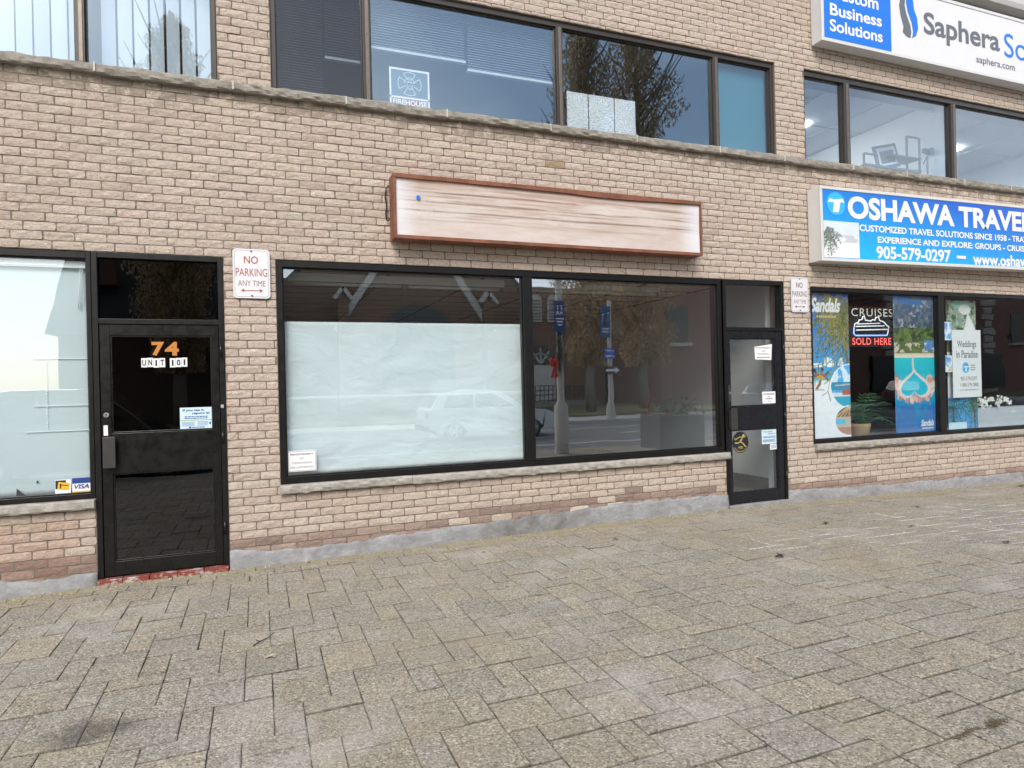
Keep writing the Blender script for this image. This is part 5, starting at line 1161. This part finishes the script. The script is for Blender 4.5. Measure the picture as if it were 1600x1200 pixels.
def church():
    S = thing('church', 'brown brick church with white gable trim across the street', 'church', (11, -36, .1))
    br = plain('brown_church_brick', (.27, .17, .125), .9, var=.2, bump=.5, scale=10); wt = plain('church_trim', (.72, .70, .66), .6); dk = plain('church_glass', (.02, .02, .025), .2)
    f = -36.0
    def face(pts, y0, y1, n, m): q = MB(); q.prism(pts, y0, y1); return q.build(n, m, S)
    face([(1.5, .1), (24.0, .1), (24.0, 8.6), (17.0, 8.6), (9.6, 17.0), (2.2, 8.6), (1.5, 8.6)], f-12, f, 'wall', br)
    face([(4.9, .1), (14.3, .1), (14.3, 5.9), (9.6, 12.9), (4.9, 5.9)], f, f+1.2, 'gable_porch', br)
    q = MB()
    for a, b in (((4.5, 5.3), (9.6, 13.0)), ((14.7, 5.3), (9.6, 13.0))): q.stroke([a, b], .42, f+1.2, f+1.5)
    q.build('gable_trim', wt, S)
    for x in (4.9, 14.35):
        q = MB(); q.box(x-.33, x+.33, f+1.21, f+1.9, .1, 7.2); q.build('buttress', br, S)
        q = MB(); q.stroke([(x-.5, 7.2), (x, 7.85)], .22, f+1.2, f+2.0); q.stroke([(x+.5, 7.2), (x, 7.85)], .22, f+1.2, f+2.0); q.build('buttress_cap', wt, S)
    q = MB(); q.prism([(9.7+2.4*math.cos(R(t)), 4.8+2.25*math.sin(R(t))) for t in range(0, 181, 12)]+[(7.3, 1.6), (12.1, 1.6)], f+1.21, f+1.26); q.build('window', plain('church_window', (.07, .07, .075), .3), S)
    for x in (18.5, 19.8):
        q = MB(); q.prism([(x+.42*math.cos(R(t)), 7.5+.55*math.sin(R(t))) for t in range(0, 181, 15)]+[(x-.42, 6.1), (x+.42, 6.1)], f+.01, f+.14)
        q.cur = 1
        for k in range(7): q.box(x-.32, x+.32, f+.14, f+.20, 6.25+k*.22, 6.35+k*.22)
        q.build('louvre_window', [wt, plain('louvre_dark', (.25, .24, .22), .7)], S)
    q = MB(); q.box(17.6, 19.9, f+.01, f+.15, .5, 3.0); q.cur = 1; q.prism([(18.75+1.25*math.cos(R(t)), 3.05+1.35*math.sin(R(t))) for t in range(0, 181, 12)], f+.01, f+.12); q.cur = 0
    for t in (50, 90, 130): q.stroke([(18.75, 3.05), (18.75+1.1*math.cos(R(t)), 3.05+1.2*math.sin(R(t)))], .12, f+.12, f+.16)
    q.stroke([(18.75+.8*math.cos(R(t)), 3.05+.8*math.sin(R(t))) for t in range(0, 181, 20)], .10, f+.12, f+.16)
    q.build('door', [wt, dk], S); q = MB(); q.box(17.2, 22.5, f, f+1.8, .1, .45); q.build('step', plain('step_stone', (.3, .29, .27), .9), S)
    q = MB()
    for k in range(14): q.tube([(17.6+k*.33, f+1.7, .45), (17.6+k*.33, f+1.7, 1.5)], .03, 5)
    for z in (.9, 1.2, 1.5): q.tube([(17.6, f+1.7, z), (21.9, f+1.7, z)], .03, 5)
    q.build('railing', M['black'], S)
    q = MB(); rf = plain('church_slate', (.06, .06, .065), .8, var=.2); q.prism([(1.4, 8.2), (9.6, 17.4), (17.8, 8.2), (17.3, 8.2), (9.6, 16.9), (1.9, 8.2)], f-12.2, f-.02); q.build('roof', rf, S)
church()
def house_and_shop():
    S = thing('shingled_house', 'dark house with a steep shingled roof across the street', 'house', (-4, -32, .1))
    q = MB(); q.box(-8.6, 1.0, -38, -29, .1, 4.6); q.build('wall', plain('dark_house_brick', (.10, .065, .05), .9, var=.2), S)
    q = MB(); rf = plain('roof_shingle', (.045, .05, .048), .85, var=.35, scale=14)
    n = 14
    for k in range(n):      # overlapping shingle courses
        y0, z0 = -28.6-k*.36, 4.5+k*.40; q.add([(-9, y0, z0), (1.35, y0, z0), (1.35, y0-.42, z0+.44), (-9, y0-.42, z0+.44), (-9, y0, z0-.05), (1.35, y0, z0-.05)], [(0, 1, 2, 3), (4, 5, 1, 0)])
    q.prismx([(-28.7, 4.45), (-33.7, 10), (-38.6, 4.45)], -8.9, 1.2); q.build('roof', rf, S)
    q = MB(); q.box(-7.6, -6.4, -31, -30, 7, 11.0); q.build('chimney', plain('chimney_brick', (.16, .09, .06), .9), S)
    P = thing('brick_shop', 'pinkish brick shop building with pale corner quoins across the street', 'building', (38, -34, .1)); f = -29.5
    pb = plain('pink_brick', (.25, .13, .11), .9, var=.15, scale=6); st = plain('quoin_stone', (.50, .46, .40), .9)
    q = MB(); q.box(24.5, 72, f-10, f, .1, 13); q.build('wall', pb, P); q = MB()
    for x in (45.2, 56.5):
        for k in range(21): w = .55 if k % 2 else .85; q.box(x-w, x+w, f, f+.12, .1+k*.6, .1+k*.6+.5)
    q.build('quoins', st, P)
    for x in (25.8, 30.0, 36.5, 49, 53, 60):
        for z in (4.2, 8.6):
            q = MB(); q.box(x-.8, x+.8, f+.01, f+.08, z, z+2.4); w = q.build('window', plain('shop_glass', (.03, .03, .035), .2), P); q = MB(); q.box(x-1.0, x+1.0, f+.01, f+.3, z-.25, z-.02); q.build('sill', st, w)
    q = MB(); q.box(43, 58, f+.01, f+.25, .5, 3.2); q.build('shopfront', plain('shop_dark', (.02, .02, .022), .25), P)
    G = thing('shop_sign', 'red fascia sign with dark letters on the pinkish brick shop', 'sign', (42.4, f+.3, 6.7)); q = MB(); q.box(40.6, 44.2, f+.10, f+.3, 6.75, 8.75); q.build('board', plain('red_fascia', (.30, .055, .035), .6), G)
    vs, fs = text_mesh('Sim', 0, 1, 0, 1, .03); q = MB(); q.add([(44.0-a*3.2, f+.34, 7.05+b*1.35) for a, b in vs], fs); q.build('lettering', plain('dark_letters', (.03, .025, .02), .6), G)
house_and_shop()
def wheel(S, x, y, r, name='wheel'):
    q = MB(); n = 20
    for k0, (ra, rb) in enumerate(((r, r*.62),)):
        q.prism([(x+r*math.cos(2*math.pi*k/n), r-.13+r*math.sin(2*math.pi*k/n)) for k in range(n)], y-.11, y+.11)
    q.cur = 1
    q.prism([(x+r*.64*math.cos(2*math.pi*k/n), r-.13+r*.64*math.sin(2*math.pi*k/n)) for k in range(n)], y+.111, y+.118); q.cur = 0
    for k in range(5):
        a = 2*math.pi*(k+.5)/5; q.prism([(x+r*.15*math.cos(a), r-.13+r*.15*math.sin(a)), (x+r*.58*math.cos(a-.3), r-.13+r*.58*math.sin(a-.3)), (x+r*.58*math.cos(a+.3), r-.13+r*.58*math.sin(a+.3))], y+.1185, y+.122)
    q.build(name, [plain('tyre_rubber', (.02, .02, .02), .8), M['steel']], S)
def car(x, y, flip, paint, label, L=4.55, W=1.82, H=1.68, group=None):
    """hatch-style vehicle, side-on to the street; x = rear bumper, flip = -1 faces -X"""
    S = thing('parked_car', label, 'car', (x+flip*L/2, y, -.13), group); g = lambda a: x+flip*a
    body = [(0.05, .42), (0, .70), (.06, 1.0), (.75, 1.04), (3.10, 1.02), (4.15, .92), (4.5, .76), (4.55, .50), (4.48, .30), (3.98, .28)]
    def arch(c): return [(c+.40*math.cos(R(t)), .20+.40*math.sin(R(t))) for t in range(10, 171, 20)]
    body = [(a*L/4.55, b) for a, b in body]+arch(3.62*L/4.55)+[(3.0, .26), (1.4, .26)]+arch(.90*L/4.55)+[(.35, .30)]
    q = MB(); q.prism([(g(a), b-.13+.02) for a, b in body], y-W/2, y+W/2); q.build('body', paint, S, bevel=.05)
    top = [(.10, 1.0), (.42, 1.50), (.70, H-.10), (1.2, H-.02), (2.2, H-.03), (2.62, H-.14), (3.45, 1.0)]; top = [(a*L/4.55, b) for a, b in top]
    q = MB(); n = len(top); ins = .12
    vs = [(g(a), y+s*(W/2-(.02 if b < 1.1 else .16)), b-.13) for s in (-1, 1) for a, b in top]
    q.add(vs, [list(range(n))[::-1], list(range(n, 2*n))]+[(i, (i+1) % n, (i+1) % n+n, i+n) for i in range(n)]); q.build('cabin', paint, S, bevel=.03)
    gm = plain('car_glass', (.012, .014, .017), .08)
    for nm, pts in (('side_window', [(.52, 1.07), (.72, 1.48), (1.55, 1.53), (1.55, 1.07)]), ('side_window', [(1.62, 1.07), (1.62, 1.53), (2.30, 1.50), (3.0, 1.07)])):
        q = MB(); pp = [(a*L/4.55, b) for a, b in pts]
        q.add([(g(a), y+(W/2-.015 if b < 1.1 else W/2-.135), b*H/1.68-.13) for a, b in pp], [list(range(len(pp)))]); q.build(nm, gm, S)
    q = MB(); q.add([(g(.15), y-W/2+.2, .95), (g(.15), y+W/2-.2, .95), (g(.40), y+W/2-.26, 1.36), (g(.40), y-W/2+.26, 1.36)], [(0, 1, 2, 3)]); q.build('rear_window', gm, S)
    for s in (-1, 1):
        q = MB(); q.box(min(g(-.01), g(.05)), max(g(-.01), g(.05)), y+s*(W/2-.2)-.14, y+s*(W/2-.2)+.14, .62, .82); q.build('tail_light', plain('tail_lamp', (.35, .02, .02), .2), S)
    q = MB(); q.box(min(g(-.03), g(.25)), max(g(-.03), g(.25)), y-W/2+.05, y+W/2-.05, .2, .42); q.build('bumper', M['darkmetal'], S, bevel=.03)
    for a in (.90, 3.62):
        for s in (-1, 1): wheel(S, g(a*L/4.55), y+s*(W/2-.13), .34)
    return S
car(5.0, -14.6, 1, plain('white_car_paint', (.52, .53, .54), .25, coat=.6, var=.03), 'white hatchback-style sport utility car on the road behind the camera')
car(-5.9, -9.7, 1, plain('black_car_paint', (.008, .009, .012), .18, coat=.8, var=.1), 'large black sport utility car parked at the kerb behind the camera', 5.1, 2.0, 1.95)
car(23.6, -20.2, 1, plain('silver_car_paint', (.30, .31, .33), .25, coat=.6, var=.05), 'silver car parked across the street below the right oak')
car(31.0, -17.6, 1, plain('grey_car_paint', (.12, .13, .15), .25, coat=.6, var=.05), 'dark grey car parked across the street in front of the pink brick shop', 4.7, 1.85, 1.75)
def street_furniture():
    cm = plain('concrete_pole', (.42, .40, .36), .85, var=.1); bl = plain('street_sign_blue', (.015, .05, .25), .4)
    S = thing('lamp_post', 'concrete lamp post with blue sign and red bow near the kerb', 'lamp post', (6.48, -6.9, 0))
    q = MB(); q.lathe([(.17, 0), (.16, 1.15), (.085, 1.25), (.06, 7.5)], 6.48, -6.9, 12); q.build('post', cm, S)
    q = MB(); q.box(6.30, 6.57, -6.80, -6.785, 2.85, 3.56); q.build('sign_plate', bl, S); q = MB()
    for cx in (6.385, 6.485):
        q.disc(cx, 3.44, .024, .024, -6.784, -6.776, 10); q.stroke([(cx, 3.42), (cx, 3.34), (cx-.03, 3.25)], .03, -6.784, -6.776); q.stroke([(cx, 3.34), (cx+.03, 3.25)], .02, -6.784, -6.776)
    for k in range(3): q.box(6.34+.02*k, 6.53-.02*k, -6.784, -6.776, 3.13-k*.07, 3.165-k*.07)
    q.build('sign_print', M['white'], S)
    B = thing('wreath', 'green garland with a red bow hung on the concrete lamp post', 'wreath', (6.35, -6.75, 1.9)); q = MB(); rr = random.Random(2)
    for k in range(700):
        z = rr.uniform(1.95, 2.84); c = Vector((6.38+rr.gauss(0, .06), -6.74+rr.gauss(0, .06), z)); s = .05; d = Vector((rr.gauss(0, 1), rr.gauss(0, 1), rr.gauss(0, 1))).normalized()*s; e = d.cross(Vector((0, 0, 1)))*.3
        q.c = rr.choice([(.015, .04, .02), (.03, .06, .03)]); q.add([tuple(c-d), tuple(c+e), tuple(c+d), tuple(c-e)], [(0, 1, 2, 3)])
    q.build('garland', M['leafy'], B, attr=True); q = MB(); q.c = (.50, .02, .02)
    for sg in (-1, 1):
        q.lathe([(0, 2.04), (.06, 2.10), (.07, 2.2), (0, 2.27)], 6.22+sg*.05, -6.66, 10); q.prism([(6.22, 2.08), (6.22+sg*.10, 1.82), (6.22+sg*.02, 1.80)], -6.68, -6.64)
    q.build('bow', M['leafy'], B, attr=True)
    P = thing('sign_post', 'pale post carrying banner, street and one-way signs across the street', 'sign post', (15.0, -19.5, 0)); q = MB(); q.lathe([(.24, 0), (.20, .5), (.13, .75), (.10, 2.4), (.09, 5.4), (0, 5.45)], 15.0, -19.5, 12); q.build('post', cm, P)
    q = MB(); q.box(14.50, 14.96, -19.38, -19.35, 3.72, 5.14); q.cur = 1; ring = [(14.73+.15*math.cos(R(a)), 4.62+.30*math.sin(R(a))) for a in range(150, 420, 15)]; q.stroke(ring, .08, -19.349, -19.33)
    for k in range(2): q.box(14.56, 14.90, -19.349, -19.33, 3.95+k*.13, 4.0+k*.13)
    q.build('banner_plate', [plain('banner_teal', (.01, .08, .20), .5), M['white']], P)
    q = MB(); q.box(14.64, 15.18, -19.37, -19.34, 2.98, 3.18); q.box(14.64, 15.18, -19.37, -19.34, 2.74, 2.94); q.cur = 1
    for z in (3.08, 2.84): q.box(14.70, 14.98, -19.339, -19.33, z-.035, z+.035); q.prism([(15.13, z), (15.04, z+.05), (15.04, z-.05)], -19.339, -19.33)
    q.build('street_plate', [plain('street_blue', (.02, .12, .60), .4), M['white']], P)
    q = MB(); q.box(14.66, 15.40, -19.37, -19.34, 2.02, 2.38); q.cur = 1; q.prism([(14.70, 2.14), (15.15, 2.14), (15.15, 2.05), (15.37, 2.20), (15.15, 2.35), (15.15, 2.26), (14.70, 2.26)], -19.339, -19.33); q.build('arrow_plate', [M['black'], M['white']], P)
    U = thing('utility_pole', 'tall grey utility pole far left across the street', 'pole', (-13.5, -24, 0)); q = MB(); q.lathe([(.22, 0), (.15, 12)], -13.5, -24, 10); q.box(-14.6, -12.4, -24.05, -23.95, 11.0, 11.15); q.build('pole', plain('pole_grey', (.12, .11, .10), .9), U)
    Lm = thing('street_lantern', 'old fashioned hanging street lantern on a curved arm across the street', 'lantern', (-8.6, -19.4, 0)); q = MB(); q.lathe([(.16, 0), (.09, 1), (.07, 6.2)], -8.4, -19.4, 8)
    q.tube([(-8.4, -19.4, 6.1)]+[(-8.4-.45+.45*math.cos(R(t)), -19.4, 6.2+.6*math.sin(R(t))) for t in range(0, 181, 20)], .045, 6); q.build('arm', M['darkmetal'], Lm); q = MB(); q.lathe([(.05, 6.2), (.12, 6.0), (.45, 5.55), (.40, 5.5), (.25, 5.3), (0, 5.2)], -9.3, -19.4, 14); q.build('shade', M['darkmetal'], Lm)
    K = thing('planter', 'dark square planter with red winter flowers beside the camera', 'planter', (9.6, -7.1, 0)); q = MB(); q.box(9.0, 10.3, -7.6, -6.7, .0, .82); q.build('box', plain('grey_planter', (.10, .10, .10), .8), K, bevel=.02); q = MB()
    for k in range(420):
        c = Vector((rr.uniform(8.95, 10.35), rr.uniform(-7.6, -6.7), rr.uniform(.82, 1.25))); s = rr.uniform(.04, .09); d = Vector((rr.gauss(0, 1), rr.gauss(0, 1), rr.gauss(0, 1))).normalized()*s; e = d.cross(Vector((.3, .2, 1))).normalized()*s*.5
        q.c = (.35, .02, .02) if (c.x < 9.3 and rr.random() < .6) else rr.choice([(.02, .05, .02), (.05, .06, .03)]); q.add([tuple(c-d), tuple(c+e), tuple(c+d), tuple(c-e)], [(0, 1, 2, 3)])
    q.build('flowers', M['leafy'], K, attr=True)
street_furniture()
# ------------------------------------------------------------------ litter on the paving
def litter():
    lm = [plain('dead_leaf_brown', (.075, .045, .025), .8, var=.3, scale=40), plain('dead_leaf_dark', (.035, .027, .02), .85, var=.3, scale=40), plain('dead_leaf_pale', (.42, .38, .26), .8, var=.2, scale=40)]
    L = [(4.30, -2.00, .075, 1, 'dark curled leaf in the middle of the paving below the glass door'), (6.56, -2.50, .06, 1, 'dark curled leaf on the open paving right of the middle'), (8.7, -1.55, .08, 0, 'brown leaf on the salt-whitened paving at right'),
         (5.75, -1.15, .06, 1, 'small dark leaf on the paving in front of the glass door'), (6.4, -1.65, .055, 0, 'small brown leaf on the paving right of the glass door'), (3.35, -.75, .05, 1, 'small dark leaf near the wall below the big window'),
         (10.4, -.35, .11, 0, 'reddish brown leaf by the wall at the far right'), (.03, -2.30, .05, 2, 'pale yellow leaf on the paving at left'), (2.00, -.55, .045, 2, 'pale yellow leaf by the wall under the big window'), (7.5, -.9, .05, 1, 'small dark leaf by the wall below the travel window'), (.87, -4.02, .05, 0, 'brown leaf at the bottom edge of the paving')]
    rr = random.Random(12)
    for x, y, s, mi, lab in L:
        s *= .72; S = thing('dead_leaf', lab, 'leaf', (x, y, gz(x)), 'dead leaves on the paving'); q = MB(); n = 9; a0 = rr.uniform(0, 6.28)
        for blade in range(2):
            an = a0+blade*rr.uniform(.8, 2.2); ca, sa = math.cos(an), math.sin(an); vs = []
            for i in range(n):
                t = i/(n-1); w = s*.32*math.sin(math.pi*t)**.8*(1+.3*math.sin(i*2.4)); l = (t-.5)*s*2
                for k in (-1, 0, 1): vs.append((x+ca*l-sa*w*k, y+sa*l+ca*w*k, gz(x)+.006+(.35*w if k else 0)+.10*s*math.sin(t*5+blade)+.02*s+blade*.004+.1*s))
            q.add(vs, [(i*3+k, i*3+k+1, (i+1)*3+k+1, (i+1)*3+k) for i in range(n-1) for k in range(2)], True)
        q.build('blade', lm[mi], S)
    T = thing('twig', 'short dark twig lying on the paving left of the middle', 'twig', (-.02, -2.0, gz(0))); q = MB(); q.tube([(-.07, -2.06, .036), (-.03, -2.02, .042), (.02, -1.97, .040), (.06, -1.90, .046)], .005, 6, .002); q.tube([(-.03, -2.02, .042), (-.055, -1.985, .043)], .003, 5); q.build('stem', lm[1], T)
    W = thing('weed_tuft', 'dry weed tuft growing in a paving joint at the lower right', 'weed', (3.13, -4.57, gz(3.13))); q = MB()
    wx, wy = 3.13, -4.57
    for k in range(80):
        a = rr.uniform(0, 6.28); r_ = rr.uniform(0, .045); h = rr.uniform(.006, .022); p0 = (wx+r_*math.cos(a)*1.6, wy+r_*math.sin(a)*.6, gz(wx)-.004); q.tube([p0, (p0[0]+rr.gauss(0, .015), p0[1]+rr.gauss(0, .015), p0[2]+h)], .0022, 4, .0008)
    for k in range(160):
        t = rr.random(); p0 = (wx-.30*t, wy-.012*math.sin(t*9)-.004, gz(wx)-.006); q.tube([p0, (p0[0]+rr.gauss(0, .008), p0[1]+rr.gauss(0, .008), p0[2]+rr.uniform(.004, .012))], .002, 4, .0008)
    W.location = (wx, wy, gz(wx)); q.build('blades', plain('dry_weed', (.13, .105, .06), .9, var=.3, scale=60), W)
litter()
def wall_grit():
    q = MB(); rr = random.Random(21)
    for k in range(1500):
        x = rr.uniform(-2.6, 12.0); y = -.05-abs(rr.gauss(0, .055)); r_ = rr.uniform(.002, .007)
        if -1.33 < x < -.29: y -= .02
        z = gz(x)-.002; q.c = rr.choice([(.34, .31, .25), (.22, .2, .16), (.12, .1, .08), (.5, .48, .44), (.2, .19, .08)])
        q.add([(x-r_, y-r_*rr.uniform(.5, 1), z), (x+r_, y-r_, z), (x+r_*rr.uniform(.5, 1), y+r_, z), (x-r_, y+r_, z), (x+rr.uniform(-.3, .3)*r_, y, z+r_*rr.uniform(.9, 1.6))], [(0, 1, 4), (1, 2, 4), (2, 3, 4), (3, 0, 4)])
    tag(q.build('grit', M['leafy'], attr=True), 'sand grains and grit gathered along the foot of the brick wall', 'grit', kind='stuff')
wall_grit()
